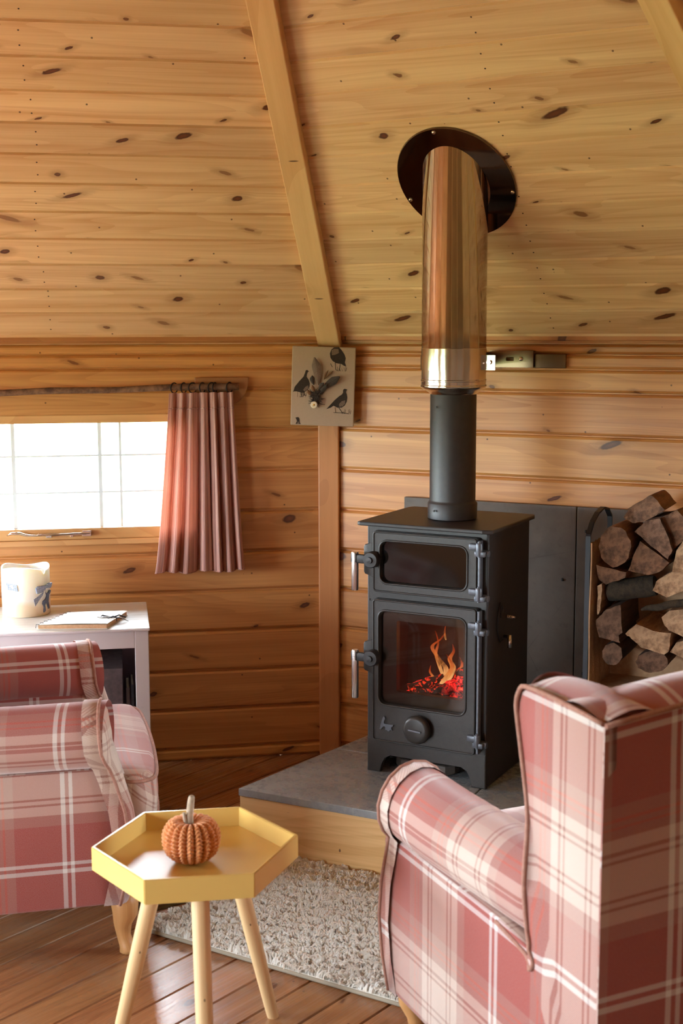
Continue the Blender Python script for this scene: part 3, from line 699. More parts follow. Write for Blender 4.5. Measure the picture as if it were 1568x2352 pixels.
# ------------------------------------------------------------ log rack with its cardboard lining and firewood
rk = empty('log_rack', W(1.0, .36, HH + .001), RZ, 'black steel log rack holding split firewood right of the stove', 'log rack')
L_ = lambda u, v, z: (u - 1.0, .36 - v, z - HH)
for side, u in enumerate((1.012, 1.50)):
    mb = MB()
    arch = [(.37, HH + .002)] + [(.37, .2 + k * .1) for k in range(1, 8)] + [(.368, .905), (.335, .935), (.28, .957), (.22, .965), (.17, .955), (.135, .93), (.13, .88)] + [(.13, .88 - k * .095) for k in range(1, 8)]
    pts = [Vector(L_(u, v, z)) for v, z in arch]
    n = len(pts)
    for i in range(n - 1):
        a, b = pts[i], pts[i + 1]; d = (b - a).normalized(); nr = Vector((0, -d.z, d.y)) * .003; ex = Vector((.014, 0, 0))
        A4 = [a + nr, a - nr, a - nr + ex, a + nr + ex]; B4 = [b + nr, b - nr, b - nr + ex, b + nr + ex]
        for q in range(4): mb.face([A4[q], A4[(q + 1) % 4], B4[(q + 1) % 4], B4[q]])
    mb.out('side_frame', 'black_steel', rk)
    mb = MB(); mb.box(*sorted((L_(u, 0, 0)[0], L_(u + .014, 0, 0)[0])), L_(0, .372, 0)[1], L_(0, .128, 0)[1], .235, .241); mb.out('crossbar', 'black_steel', rk)
for v in (.365, .14):
    mb = MB(); mb.box(.012, .514, L_(0, v, 0)[1] - .004, L_(0, v, 0)[1] + .004, .228, .2345); mb.out('shelf_bar', 'black_steel', rk)
mb = MB(); mb.box(.015, .511, L_(0, .36, 0)[1], L_(0, .14, 0)[1], .2345, .2355); mb.out('shelf', 'black_steel', rk)
t = NT('cardboard'); o = t.obj(); x, y, z = t.sep(o)
t.P(Base_Color=t.mix(t.noise(o, 60, 3), S(168, 128, 92), S(206, 172, 134)), Roughness=.9); t.bump(t.noise(o, 220, 2), .8, .002); M['card'] = t.m
bx = empty('cardboard_box', W(1.26, .25, HH + .2375), RZ, 'open cardboard box lining the log rack, filled with firewood', 'box')
mb = MB(); Zb = .0
def wavy(a, b, h0, h1, th, axis, pos, n=24):  # thin corrugated wall with a ragged edge
    for i in range(n):
        s0 = lerp(a, b, i / n); s1 = lerp(a, b, (i + 1) / n)
        if axis == 'y': mb.box(pos, pos + th, s0, s1, h0, h1)
mb.box(-.228, .228, -.115, .115, .0, .005)
mb.out('bottom', 'card', bx)
for nm, x in (('side', -.2325), ('side', .2285)):
    mb = MB()
    def fs(a, b, x=x): return (x + .0025 * sin(a * 30 + b * 9) * .5, lerp(-.125, .115, a), lerp(.0, .445, b) + (.004 * sin(a * 40) if b > .9 else 0))
    mb.grid(fs, 14, 18, smooth=False); mb.grid(lambda a, b, fs=fs: (fs(a, b)[0] + .004, fs(a, b)[1], fs(a, b)[2]), 14, 18, smooth=False, flip=True)
    e0 = [fs(0, k / 18) for k in range(19)]
    for p, q in zip(e0, e0[1:]): mb.face([p, (p[0] + .004, p[1], p[2]), (q[0] + .004, q[1], q[2]), q])
    mb.out(nm, 'card', bx, fixn=False)
mb = MB(); mb.box(-.228, .228, .111, .115, .005, .43); mb.out('back', 'card', bx)
mb = MB()
def flap(a, b): return (lerp(-.228, .228, a), -.118 - .010 * b + .0, .003 - .012 * b * (1 + .4 * sin(a * 21)) )
mb.grid(flap, 30, 3, smooth=False); mb.grid(lambda a, b: (flap(a, b)[0], flap(a, b)[1] + .001, flap(a, b)[2] - .004), 30, 3, smooth=False)
mb.out('torn_edge', 'card', bx, fixn=False)
# firewood: cut ends face the room
def logmat(name, end, end2, side, side2):
    t = NT(name); x, y, z = t.sep(t.uv()); o = t.obj(); ox, oy, oz = t.sep(o)
    rr = t.math('SQRT', t.math('ADD', t.math('POWER', t.math('ADD', ox, .03), 2.), t.math('POWER', t.math('ADD', oz, .02), 2.)))
    rings = t.math('FRACT', t.math('MULTIPLY', t.math('ADD', rr, t.math('MULTIPLY', t.noise(o, 14, 3), .03)), 260.))
    n = t.noise(o, 30, 5, .7)
    c = t.mix(t.math('ADD', t.math('MULTIPLY', rings, .35), t.rng(n, .35, .7, 0., .7), clamp=True), end, end2)
    c = t.mix(t.rng(t.noise(o, 16, 5, .75), .46, .62, 0., .75), c, tuple(q * .45 for q in end2[:3]) + (1,))
    t.P(Base_Color=c, Roughness=.85); t.bump(t.math('ADD', n, t.math('MULTIPLY', rings, .4)), 1., .008); A = t.m
    t = NT(name + '_side'); o = t.obj(); ox, oy, oz = t.sep(o)
    g = t.noise(t.comb(t.math('MULTIPLY', ox, 60.), t.math('MULTIPLY', oy, 8.), t.math('MULTIPLY', oz, 60.)), 1., 5, .7)
    t.P(Base_Color=t.mix(t.rng(g, .35, .65), side, side2), Roughness=.9); t.bump(g, .9, .005); return A, t.m
LM = {'brown': logmat('brown_log', S(148, 112, 88), S(102, 74, 56), S(88, 62, 46), S(54, 38, 30)), 'rust': logmat('rust_log', S(150, 110, 80), S(104, 72, 52), S(140, 96, 66), S(92, 62, 44)),
      'pale': logmat('pale_log', S(218, 182, 142), S(180, 138, 102), S(190, 150, 112), S(140, 102, 74)), 'bark': logmat('bark_log', S(80, 62, 50), S(60, 46, 38), S(74, 62, 46), S(44, 38, 30))}
from math import tan, atan
PT = rad(7.892); RO = rad(-.154)
def crop2(cx_, cy_, v):   # reading of the log outlines: crop of the photograph -> point on the plane of the cut ends
    x, y = 1220 + cx_ / 4.506 - 784, -(1100 + cy_ / 4.506 - 1176)
    x, y = x * cos(RO) - y * sin(RO), x * sin(RO) + y * cos(RO)
    d = Vector((x, 3036 * cos(PT) + y * sin(PT), y * cos(PT) - 3036 * sin(PT)))
    iv = RW.inverted(); o_ = iv @ Vector((0, 0, EYE)); dd_ = iv.to_3x3() @ d
    t_ = (-v - o_.y) / dd_.y; p = o_ + dd_ * t_; return p.x, p.z
def log(poly, kind, label, v=.375, ln=.21, taper=.93, round_=False, seed=0):
    if round_:
        cx_, cy_, rx, ry = poly; pts = [crop2(cx_ + rx * cos(2 * pi * i / 22) * (1 + .05 * sin(3 * i + seed)), cy_ + ry * sin(2 * pi * i / 22) * (1 + .04 * cos(2 * i + seed)), v) for i in range(22)]
    else:
        P = []
        for i, p in enumerate(poly):
            q = poly[(i + 1) % len(poly)]; P += [p, ((p[0] * 2 + q[0]) / 3 + rnd.uniform(-7, 7), (p[1] * 2 + q[1]) / 3 + rnd.uniform(-7, 7)), ((p[0] + q[0] * 2) / 3 + rnd.uniform(-7, 7), (p[1] + q[1] * 2) / 3 + rnd.uniform(-7, 7))]
        pts = [crop2(*p, v) for p in P]
    cu = sum(p[0] for p in pts) / len(pts); cz = sum(p[1] for p in pts) / len(pts)
    mb = MB(); n = len(pts); rings = []
    for k in range(6):
        t_ = k / 5; sc = lerp(1, taper, t_) * (1 if k else .985)
        rings.append([mb.bm.verts.new(Vector(((p[0] - cu) * sc + .002 * noise.noise(Vector((i, k * .8, seed))), (-.0 if k else -.002) + t_ * ln, (p[1] - cz) * sc + .003 * noise.noise(Vector((i, k, seed + 9)))))) for i, p in enumerate(pts)])
    f = mb.bm.faces.new(rings[0]); f.material_index = 0
    for a, b in zip(rings, rings[1:]):
        for i in range(n): f = mb.bm.faces.new((a[i], b[i], b[(i + 1) % n], a[(i + 1) % n])); f.material_index = 1; f.smooth = round_
    f = mb.bm.faces.new(list(reversed(rings[-1]))); f.material_index = 0
    for e in mb.bm.edges: e.smooth = len(e.link_faces) < 2 or e.link_faces[0].material_index == e.link_faces[1].material_index
    o = mb.out('log', list(LM[kind])); o.location = W(cu, v, cz); o.rotation_euler = (0, 0, RZ); tag(o, label, 'firewood', 'split firewood in the rack'); return o
log((865, 700, 165, 213), 'rust', 'large round brown log at the upper left of the rack', round_=True, seed=1)
log([(950, 400), (1010, 300), (1215, 172), (1262, 180), (1385, 320), (1290, 380), (1150, 450), (1040, 455)], 'rust', 'topmost split log sticking up out of the rack', v=.33, ln=.17)
log([(1065, 545), (1180, 430), (1330, 405), (1400, 560), (1462, 740), (1415, 835), (1240, 700)], 'brown', 'split log with a dull brown cut face, resting on the triangular log', v=.385)
log([(1338, 400), (1510, 320), (1640, 470), (1640, 600), (1500, 700), (1470, 735), (1405, 560)], 'rust', 'rough rust-brown split log at the top right of the rack', v=.36, ln=.19)
log([(1125, 640), (1432, 868), (1330, 962), (1200, 995), (1000, 950), (1060, 780)], 'rust', 'triangular split log in the upper middle of the rack', v=.38)
log([(670, 885), (820, 925), (985, 965), (975, 1020), (770, 1095), (700, 1040)], 'rust', 'short wedge log directly under the big round log')
log([(1252, 1155), (1290, 1060), (1400, 985), (1640, 890), (1640, 1120), (1400, 1230)], 'pale', 'tan curved split log above the bark strip at right', v=.38)
log([(1455, 968), (1500, 740), (1568, 640), (1680, 620), (1680, 960)], 'pale', 'pale split log at the upper right under the rough top log', v=.385)
log([(665, 1470), (700, 1425), (770, 1350), (925, 1300), (945, 1590), (905, 1620), (920, 1700), (700, 1640)], 'brown', 'angular split log against the left side, above the lowest round log')
log([(970, 1600), (1085, 1500), (1260, 1570), (1450, 1595), (1420, 1790), (1380, 1820), (1130, 1745), (1030, 1650)], 'pale', 'wide pale split log in the lower middle of the rack', v=.385)
log([(1345, 1430), (1430, 1360), (1660, 1345), (1660, 1660), (1560, 1630), (1450, 1580), (1380, 1520)], 'pale', 'pale half-round log with a freshly cut face at the right', v=.39)
log((838, 1812, 106, 116), 'brown', 'small round log in the bottom left corner of the rack', round_=True, seed=4)
log((1250, 1893, 168, 112), 'brown', 'oval log lying on the bottom under the wide pale log', round_=True, seed=6)
log([(1430, 1790), (1500, 1690), (1660, 1640), (1660, 1880), (1560, 1850)], 'pale', 'pale split log low down at the right edge, under the half-round one', v=.37)
log([(684, 1105), (730, 1085), (725, 1260), (700, 1390), (682, 1405)], 'pale', 'thin pale slat of wood standing against the left box side', v=.35)
# a log lying crosswise and a strip of bark
a = crop2(770, 1180, .33); b = crop2(1260, 1120, .33)
mb = MB(); mb.mi = 0; P = [Vector((lerp(a[0], b[0], k / 8) - 1.09, .36 - .30, lerp(a[1], b[1], k / 8) - .72)) for k in range(9)]
mb.tube(P, [.030, .032, .0325, .032, .031, .031, .032, .031, .029], 16)
o = mb.out('log', LM['bark'][1], auto=50); o.location = W(1.09, .36, .72); o.rotation_euler = (0, 0, RZ); tag(o, 'dark barky log lying crosswise in the middle of the rack', 'firewood', 'split firewood in the rack')
a = crop2(1120, 1365, .40); b = crop2(1660, 1270, .40)
mb = MB(); P = [Vector((lerp(a[0], b[0], k / 10) - 1.15, .36 - .385 + .004 * sin(k), lerp(a[1], b[1], k / 10) - .66 + .002 * sin(k * 1.4))) for k in range(11)]
mb.tube(P, [.003, .007, .0095, .010, .011, .011, .011, .012, .011, .010, .009], 9)
o = mb.out('bark_strip', LM['bark'][1], auto=60); o.location = W(1.15, .36, .66); o.rotation_euler = (0, 0, RZ); tag(o, 'long dark strip of bark between the logs at the right', 'bark', 'split firewood in the rack')

# ------------------------------------------------------------ canvas with printed birds on the corner post
t = NT('linen'); u, v, _ = t.sep(t.obj()); 
wv = t.math('MULTIPLY', t.math('SINE', t.math('MULTIPLY', u, 2600.)), t.math('SINE', t.math('MULTIPLY', _, 2600.)))
t.P(Base_Color=t.mix(t.rng(t.math('ADD', wv, t.noise(t.obj(), 300, 2)), -.5, 1.5), S(158, 132, 112), S(182, 156, 134)), Roughness=.9); t.bump(wv, .2, .0005); M['linen'] = t.m
M['ink'] = speck('ink_print', S(34, 24, 20), S(58, 42, 34), .9, 260)
M['ink_light'] = speck('ink_print_grey', S(92, 72, 60), S(128, 106, 90), .9, 320)
cvx = Vector((-.0605, 4.462, 1.3035))
cv = empty('canvas_picture', cvx, rad(-1.5), 'linen canvas print of game birds with feathers and a button, hanging on the corner post', 'picture')
TL = Matrix.Rotation(rad(1.9), 4, 'Y')
mb = MB(TL); mb.box(-.1065, .1065, -.009, .009, -.1325, .1325, bev=.003); mb.out('canvas', 'linen', cv)
# pixel of the zoomed crop (1568x1711 for 220x240 px) -> canvas metres
CV = lambda x, y: ((x - 720) / 1025 * .213, -(y - 840) / 1290 * .265)
def ink(name, poly, mat='ink', y=-.0093, label=None):
    mb = MB(TL); mb.prism([CV(*p) for p in poly], y - .0003, -.0088, 'Y'); return mb.out(name, mat, cv)
ink('printed_bird', [(238, 950), (262, 860), (330, 770), (400, 690), (425, 620), (432, 590), (455, 578), (475, 592), (487, 605), (470, 612), (455, 650), (450, 690), (485, 740), (505, 800), (500, 860), (470, 905), (420, 945), (380, 955), (300, 935), (255, 935)])
ink('printed_bird', [(815, 300), (835, 240), (880, 200), (960, 196), (1000, 240), (1050, 310), (1072, 370), (1060, 440), (1085, 505), (1050, 495), (1000, 465), (960, 462), (915, 455), (860, 420), (825, 370)])
ink('printed_bird', [(782, 1210), (850, 1130), (910, 1060), (985, 990), (1030, 960), (1045, 930), (1045, 890), (1062, 868), (1090, 870), (1115, 882), (1100, 895), (1092, 925), (1108, 960), (1118, 1010), (1110, 1080), (1080, 1140), (1035, 1175), (960, 1180), (900, 1150), (850, 1185)])
ink('printed_bird', [(290, 1466), (312, 1420), (300, 1385), (285, 1365), (310, 1356), (335, 1355), (352, 1372), (355, 1410), (360, 1445), (376, 1466)])
for poly in ([(400, 905), (440, 850), (480, 830), (488, 870), (455, 905), (420, 930)], [(840, 250), (880, 225), (950, 225), (960, 290), (900, 320), (850, 330)], [(985, 1120), (1030, 1070), (1085, 1055), (1085, 1110), (1045, 1155), (990, 1165)], [(318, 1466), (328, 1425), (342, 1430), (350, 1466)]):
    ink('printed_plumage', poly, 'ink_light', -.0097)
def stroke(pts, w=4):
    mb = MB(TL); P = [CV(*p) for p in pts]; mb.tube([(a, -.0093, b) for a, b in P], w / 1025 * .213 / 2, 5); return mb
for pts in (((385, 950), (375, 1020), (350, 1025)), ((415, 940), (425, 990), (445, 1000)), ((905, 450), (915, 560), (935, 572)), ((985, 465), (975, 560), (990, 580)), ((925, 1175), (935, 1260), (905, 1262)), ((985, 1180), (1040, 1255), (1140, 1275)), ((830, 465), (860, 520)), ((900, 1262), (1020, 1262), (1110, 1268))):
    stroke(pts, 9).out('printed_line', 'ink', cv)
r_ = random.Random(5)
for cx_, cy_, nn_ in ((380, 1010, 7), (1010, 570, 10), (1110, 1265, 8), (470, 990, 5)):
    mb = MB(TL)
    for i in range(nn_):
        x = cx_ + r_.uniform(-70, 70); p = [CV(x, cy_ + 15), CV(x + r_.uniform(-20, 20), cy_ - r_.uniform(30, 80))]
        mb.tube([(a, -.0093, b) for a, b in p], .0004, 4)
    mb.out('printed_grass', 'ink', cv)['kind'] = 'stuff'
def feather(base, tip, w, mat, lift, seed, bend=.2):
    mb = MB(TL); A = Vector(CV(*base)); B = Vector(CV(*tip)); d = B - A; nrm = Vector((-d.y, d.x)).normalized(); n = 14
    def fn(a, b):
        k = b; c = A + d * k + nrm * bend * d.length * k * (1 - k); ww = w * (sin(min(k * 1.25 + .12, 1) * pi / 2)) * (1 - max(0, k - .72) / .28 * .85)
        ww *= 1 + .1 * noise.noise(Vector((k * 14, seed, a)))
        s = (a - .5) * 2; p = c + nrm * ww * s; return (p.x, -.011 - lift * (.35 + k) - .0025 * (1 - s * s), p.y)
    mb.grid(fn, 6, n); mb.grid(lambda a, b: (fn(a, b)[0], fn(a, b)[1] + .0008, fn(a, b)[2]), 6, n, flip=True)
    mb.tube([fn(.5, k / 8) for k in range(9)], .0006, 5); return mb.out('feather', mat, cv, fixn=False)
M['f_brown'] = speck('feather_brown', S(104, 82, 68), S(128, 104, 88), .8, 200)
M['f_dark'] = speck('feather_dark', S(46, 34, 28), S(70, 54, 44), .75, 180)
M['f_ginger'] = speck('feather_ginger', S(96, 58, 34), S(140, 98, 62), .85, 260)
feather((640, 820), (570, 370), .0150, 'f_brown', .010, 1, -.14); feather((700, 900), (990, 670), .0135, 'f_dark', .012, 2, .12); feather((570, 820), (540, 665), .0085, 'f_dark', .007, 3)
feather((600, 950), (545, 820), .006, 'f_ginger', .013, 4); feather((650, 900), (735, 775), .007, 'f_dark', .014, 5); feather((680, 960), (790, 800), .009, 'f_dark', .012, 6); feather((560, 1000), (470, 900), .006, 'f_ginger', .01, 7); feather((740, 720), (880, 580), .004, 'f_ginger', .008, 8); feather((730, 730), (800, 570), .0035, 'f_ginger', .009, 9)
mb = MB(TL)
for i in range(170):
    a = r_.uniform(0, 2 * pi); l = r_.uniform(50, 125); c0 = (600 + r_.uniform(-40, 60), 1060 + r_.uniform(-130, 60)); p = CV(*c0); q = CV(c0[0] + l * cos(a), c0[1] + l * sin(a) * 1.1)
    mb.tube([(p[0], -.014, p[1]), ((p[0] + q[0]) / 2, -.021, (p[1] + q[1]) / 2), (q[0], -.013, q[1])], [.0012, .0011, .0003], 4)
mb.out('downy_tuft', 'f_dark', cv)['kind'] = 'stuff'
mb = MB(TL); bp = CV(585, 1140); mb.lathe([(0, -.0275), (.007, -.0272), (.0112, -.0285), (.0118, -.0265), (.0112, -.0245), (0, -.0245)], 24, (bp[0], 0, bp[1]), 'Y'); mb.out('button', simple('cream_button', S(226, 206, 180), .4), cv)
mb = MB(TL); mb.lathe([(0, -.0305), (.0025, -.0298), (.0034, -.0285), (.0034, -.027)], 12, (bp[0], 0, bp[1]), 'Y'); mb.out('brass_pin', simple('brass', S(206, 160, 70), .25, 1.), cv)

# ------------------------------------------------------------ curtain, branch rod, rings
t = NT('driftwood'); o = t.obj(); n = t.noise(o, 34, 4, .7); t.P(Base_Color=t.mix(t.rng(n, .35, .65), S(78, 50, 36), S(134, 98, 72)), Roughness=.8); t.bump(n, .6, .004); M['branch'] = t.m
rod = empty('curtain_rod', LW(.7, .045, 1.295), LZ, 'natural branch used as a curtain rod above the window', 'curtain rod')
P = []; R_ = []
for k in range(26):
    u = lerp(1.42, .315, k / 25); z = lerp(1.286, 1.306, (1.42 - u) / 1.1) - 1.295 + .0018 * sin(k * .7)
    P.append((.7 - u, .002 * sin(k * .9), z)); R_.append(.0105 * (1 + .18 * noise.noise(Vector((k * .6, 1, 0)))) + (.001 if k > 20 else 0))
mb = MB(); mb.tube(P, R_, 12); mb.tube([P[12], (P[12][0] + .02, -.012, P[12][2] + .006)], [.004, .0025], 6)
mb.out('branch', 'branch', rod)
M['dark_board'] = pine('end_board_wood', S(168, 112, 66), S(130, 82, 44), vary=.05, pitch=.2, keep=0.)  # darker brown wood of the rod's end board
mb = MB(); q = [(0, 0)] ; arc = [(.7 - .281 - .0 - .058 * (1 - cos(rad(a))) , 1.334 - 1.295 - .09 * sin(rad(a))) for a in range(0, 91, 10)]
poly = [(.7 - .46, 1.334 - 1.295)] + arc + [(.7 - .46, 1.244 - 1.295)]
mb.prism(poly, .018, .045 - .001, 'Y', bev=.002); 
mb.out('end_board', 'dark_board', rod)
M['cur_ring'] = simple('black_wire', S(30, 26, 26), .5, .5)
ringx = [(747, 0), (788, .3), (826, -.3), (868, .2), (908, -.2), (922, .5), (985, .1)]
rings_ = []
for i, (x, rot) in enumerate(ringx):
    u = .548 + (388 - x / 1.8667) * ((.548 - .336) / 147.)
    pz = 1.2935
    mb = MB(Matrix.Rotation(rad(46) + rot * .5, 4, 'Z'))
    mb.tube([(.0175 * cos(2 * pi * k / 24), 0, .0168 * sin(2 * pi * k / 24)) for k in range(24)], .0021, 6, closed=True)
    mb.tube([(.003, 0, -.0165), (.006, 0, -.021), (.002, .0, -.026), (-.002, 0, -.023)], .0011, 5)
    o = mb.out('curtain_ring', 'cur_ring'); o.location = LW(u, .045, 1.3015); o.rotation_euler = (0, 0, LZ)
    tag(o, ['leftmost black wire ring on the branch rod', 'second black curtain ring from the left, tilted', 'third black curtain ring from the left', 'fourth black curtain ring from the left', 'fifth curtain ring, touching its right neighbour', 'sixth curtain ring, overlapping the fifth', 'rightmost black ring, apart from the others near the rod end'][i], 'curtain ring', 'rings on the curtain rod')
t = NT('curtain_cloth'); u, v, _ = t.sep(t.uv())
s1 = t.math('SINE', t.math('MULTIPLY', u, 2 * pi / .0052)); s2 = t.math('SINE', t.math('MULTIPLY', u, 2 * pi / .019)); s3 = t.noise(t.comb(t.math('MULTIPLY', u, 260.), t.math('MULTIPLY', v, 3.)), 1., 2)
c = t.mix(t.rng(s1, .1, .8), S(176, 122, 112), S(206, 174, 160)); c = t.mix(t.rng(s2, .55, .9, 0., .65), c, S(126, 80, 78)); c = t.mix(t.rng(s3, .5, .8, 0., .4), c, S(224, 196, 176))
t.P(Base_Color=c, Roughness=.9); tl = t.n.new('ShaderNodeBsdfTranslucent'); t.put(tl.inputs[0], t.mix(.6, c, S(255, 120, 70))); mx = t.n.new('ShaderNodeMixShader'); mx.inputs[0].default_value = .12
t.l.new(t.p.outputs[0], mx.inputs[1]); t.l.new(tl.outputs[0], mx.inputs[2]); t.l.new(mx.outputs[0], t.out.inputs[0]); M['curtain'] = t.m
cu = empty('curtain', LW(.45, .05, .9), LZ, 'short dusky pink striped curtain with a gathered heading, at the right of the window', 'curtain')
def curt(a, b, off=0.):   # a: 0..1 left to right, b: 0 bottom .. 1 top
    ut = lerp(.547, .338, a); ub = lerp(.600, .306, a) + .006 * sin(a * 9)
    k = b ** .8; u = lerp(ub, ut, k)
    amp = lerp(.031, .019, b) * (.8 + .2 * sin(a * 11 + 1)); ph = a * 2 * pi * 6.2 + .75 * sin(a * 7.3 + .6 * b) + .4 * sin(a * 17 + 2)
    w = sin(ph) + .25 * sin(ph * 2.3 + 1)
    v = .056 + amp * w + (.004 * noise.noise(Vector((a * 9, b * 3, 1))))
    u += .006 * cos(ph) * (1.4 - b)
    z = lerp(.682 + .004 * sin(a * 14), 1.283 + .004 * abs(sin(a * pi * 6.5)), b)
    if b > .93: v = lerp(v, .056 + .006 * w, (b - .93) / .07)
    if .84 < b < .93: v = .056 + (v - .056) * .8
    p = LW(u, max(v, .026) + off, z) - LW(.45, .05, .9); R = Matrix.Rotation(-LZ, 3, 'Z'); return tuple(R @ p)
mb = MB(); mb.grid(lambda a, b: curt(a, b), 150, 40, uvf=lambda a, b: (a * .62, b)); mb.out('drape', 'curtain', cu)
mb = MB(); hm = [curt(k / 150, .002, .0015) for k in range(151)]; mb.tube(hm, .0016, 5); mb.out('hem', 'curtain', cu)
mb = MB(); hm = [curt(k / 150, .915, .002) for k in range(151)]; mb.tube(hm, .0022, 5); mb.out('heading_tape', 'curtain', cu)

# ------------------------------------------------------------ white cabinet under the window with candle, notebook
t = NT('white_painted_wood'); o = t.obj(); n = t.noise(o, 22, 4, .7); t.P(Base_Color=t.mix(t.rng(n, .62, .76), S(208, 206, 212), S(178, 170, 170)), Roughness=.5); t.bump(n, .2, .002); M['wpaint'] = t.m
t = NT('distressed_white_top'); o = t.obj(); x, y, z = t.sep(o); n = t.noise(t.comb(t.math('MULTIPLY', x, 4.), t.math('MULTIPLY', y, 46.)), 1.5, 5, .7); t.P(Base_Color=t.mix(t.rng(n, .5, .72, 0., .75), S(214, 214, 210), S(158, 146, 130)), Roughness=.35, Coat_Weight=.4); M['wtop'] = t.m
ch = .60
cb = empty('side_cabinet', LW(.9, .33, 0), LZ, 'white painted open cabinet with a worn top under the window', 'cabinet')
K = lambda u, v: (.9 - u, .33 - v)
def cbox(name, u0, u1, v0, v1, z0, z1, mat='wpaint', bev=.002):
    mb = MB(); xs_ = sorted((.9 - u0, .9 - u1)); ys_ = sorted((.33 - v0, .33 - v1)); mb.box(*xs_, *ys_, z0, z1, bev=bev); return mb.out(name, mat, cb)
cbox('top', .640, 1.24, .135, .53, ch - .006, ch, 'wtop')
cbox('top_rim', .640, 1.24, .530, .534, ch - .008, ch - .001, 'wpaint')
cbox('top_rail', .686, 1.24, .505, .525, ch - .062, ch - .0065); cbox('right_stile', .644, .686, .505, .5255, .0, ch - .0065); cbox('left_stile', 1.20, 1.239, .505, .5255, .0, ch - .063)
cbox('side_panel', .646, .664, .14, .505, .0, ch - .0065); cbox('side_panel', 1.22, 1.238, .14, .505, .0, ch - .0065)
cbox('back_panel', .665, 1.219, .14, .15, .0, ch - .0065, speck('inner_mauve_paint', S(150, 128, 136), S(140, 118, 124), .7)); cbox('shelf', .665, 1.219, .151, .504, .20, .215)
M['dark_card'] = speck('dark_mottled_card', S(66, 56, 58), S(98, 84, 84), .8, 50)
def resting(name, mat, w, d, h, loc_, rz, label, cat, bev=.003, group=None):
    mb = MB(); mb.box(-w / 2, w / 2, -d / 2, d / 2, 0, h, bev=bev); o = mb.out(name, mat); o.location = loc_; o.rotation_euler = (0, 0, rz); tag(o, label, cat, group); return o
bxx = resting('storage_box', 'dark_card', .10, .26, .245, LW(.774, .33, .2155), LZ, 'dark mottled box standing inside the white cabinet', 'box')
for i, (w_, h_, c_, lb) in enumerate(((.008, .195, S(34, 32, 36), 'slim black book nearest the right stile inside the cabinet'), (.010, .185, S(58, 44, 38), 'brown book beside the slim black one in the cabinet'))):
    bo = empty('book', LW(.700 + .014 * i - .004, .40, .2155), LZ, lb, 'book', 'books in the white cabinet')
    mb = MB(); mb.box(-w_ / 2, -w_ / 2 + .0015, -.07, .07, 0, h_); mb.box(w_ / 2 - .0015, w_ / 2, -.07, .07, 0, h_); mb.box(-w_ / 2, w_ / 2, -.0715, -.0695, 0, h_); mb.out('cover', simple('book_cover_%s' % 'ab'[i], c_, .4), bo)
    mb = MB(); mb.box(-w_ / 2 + .0016, w_ / 2 - .0016, -.069, .066, .003, h_ - .004); mb.out('pages', simple('paper_%s' % 'ab'[i], S(200, 188, 168), .9), bo)
# candle lantern of pale wax
t = NT('wax'); o = t.obj(); x, y, z = t.sep(o); n = t.noise(o, 12, 3)
c = t.mix(t.rng(t.math('ADD', z, t.math('MULTIPLY', t.math('SUBTRACT', n, .5), .05)), .035, .055), S(236, 214, 184), S(240, 238, 230))
t.P(Base_Color=c, Roughness=.5, Subsurface_Weight=.35, Subsurface_Radius=(.03, .02, .012), Subsurface_Scale=.5); M['wax'] = t.m
cd = empty('candle_lantern', LW(1.020, .245, ch + .0005), LZ, 'cream wax candle lantern with a scalloped rim, gingham bow and reindeer', 'candle')
def topz(a): # a angle, 0 = right, -90deg = front
    d = (math.degrees(a) + 360) % 360
    return .148 + .011 * max(0, cos(rad((d - 255) * 1.6))) if 190 < d < 318 else .150 + .006 * sin(rad(d * 3)) - (.012 if 318 <= d < 330 else 0)
mb = MB(); RC_ = .075
def wx(a, b):
    th = 2 * pi * a; tz = topz(th); pr = [(0, .03), (.93, .032), (.94, 1), (1, 1), (1, .02), (.97, 0), (0, 0)]
    k = min(int(b * 6 + .5), 6); r_, h_ = pr[k]; return (RC_ * r_ * cos(th), RC_ * r_ * sin(th), (h_ if k not in (2, 3) else 1) * (tz if k in (2, 3) else .148))
mb.grid(wx, 72, 6, cu=True); mb.out('wax_shell', 'wax', cd, auto=45)
def wrap(poly, name, mat, off=.0012, thick=.0015):   # poly in (angle deg, z): laid round the shell
    mb = MB()
    lo = [mb.bm.verts.new(Vector(((RC_ + off * .2) * cos(rad(a)), (RC_ + off * .2) * sin(rad(a)), z))) for a, z in poly]
    hi = [mb.bm.verts.new(Vector(((RC_ + off + thick) * cos(rad(a)), (RC_ + off + thick) * sin(rad(a)), z))) for a, z in poly]
    n = len(poly); mb.bm.faces.new(hi)
    for i in range(n): mb.bm.faces.new((lo[i], lo[(i + 1) % n], hi[(i + 1) % n], hi[i]))
    return mb.out(name, mat, cd)
t = NT('gingham'); x, y, z = t.sep(t.obj()); aa = t.math('GREATER_THAN', t.math('FRACT', t.math('MULTIPLY', x, 300.)), .5); bb = t.math('GREATER_THAN', t.math('FRACT', t.math('MULTIPLY', z, 300.)), .5)
t.P(Base_Color=t.ramp(t.math('MULTIPLY', t.math('ADD', aa, bb), .5), [(0., S(222, 226, 232)), (.4, S(140, 156, 184)), (.8, S(52, 72, 116))], True), Roughness=.9); M['gingham'] = t.m
M['felt'] = speck('blue_grey_felt', S(84, 92, 114), S(108, 116, 138), .95, 90)
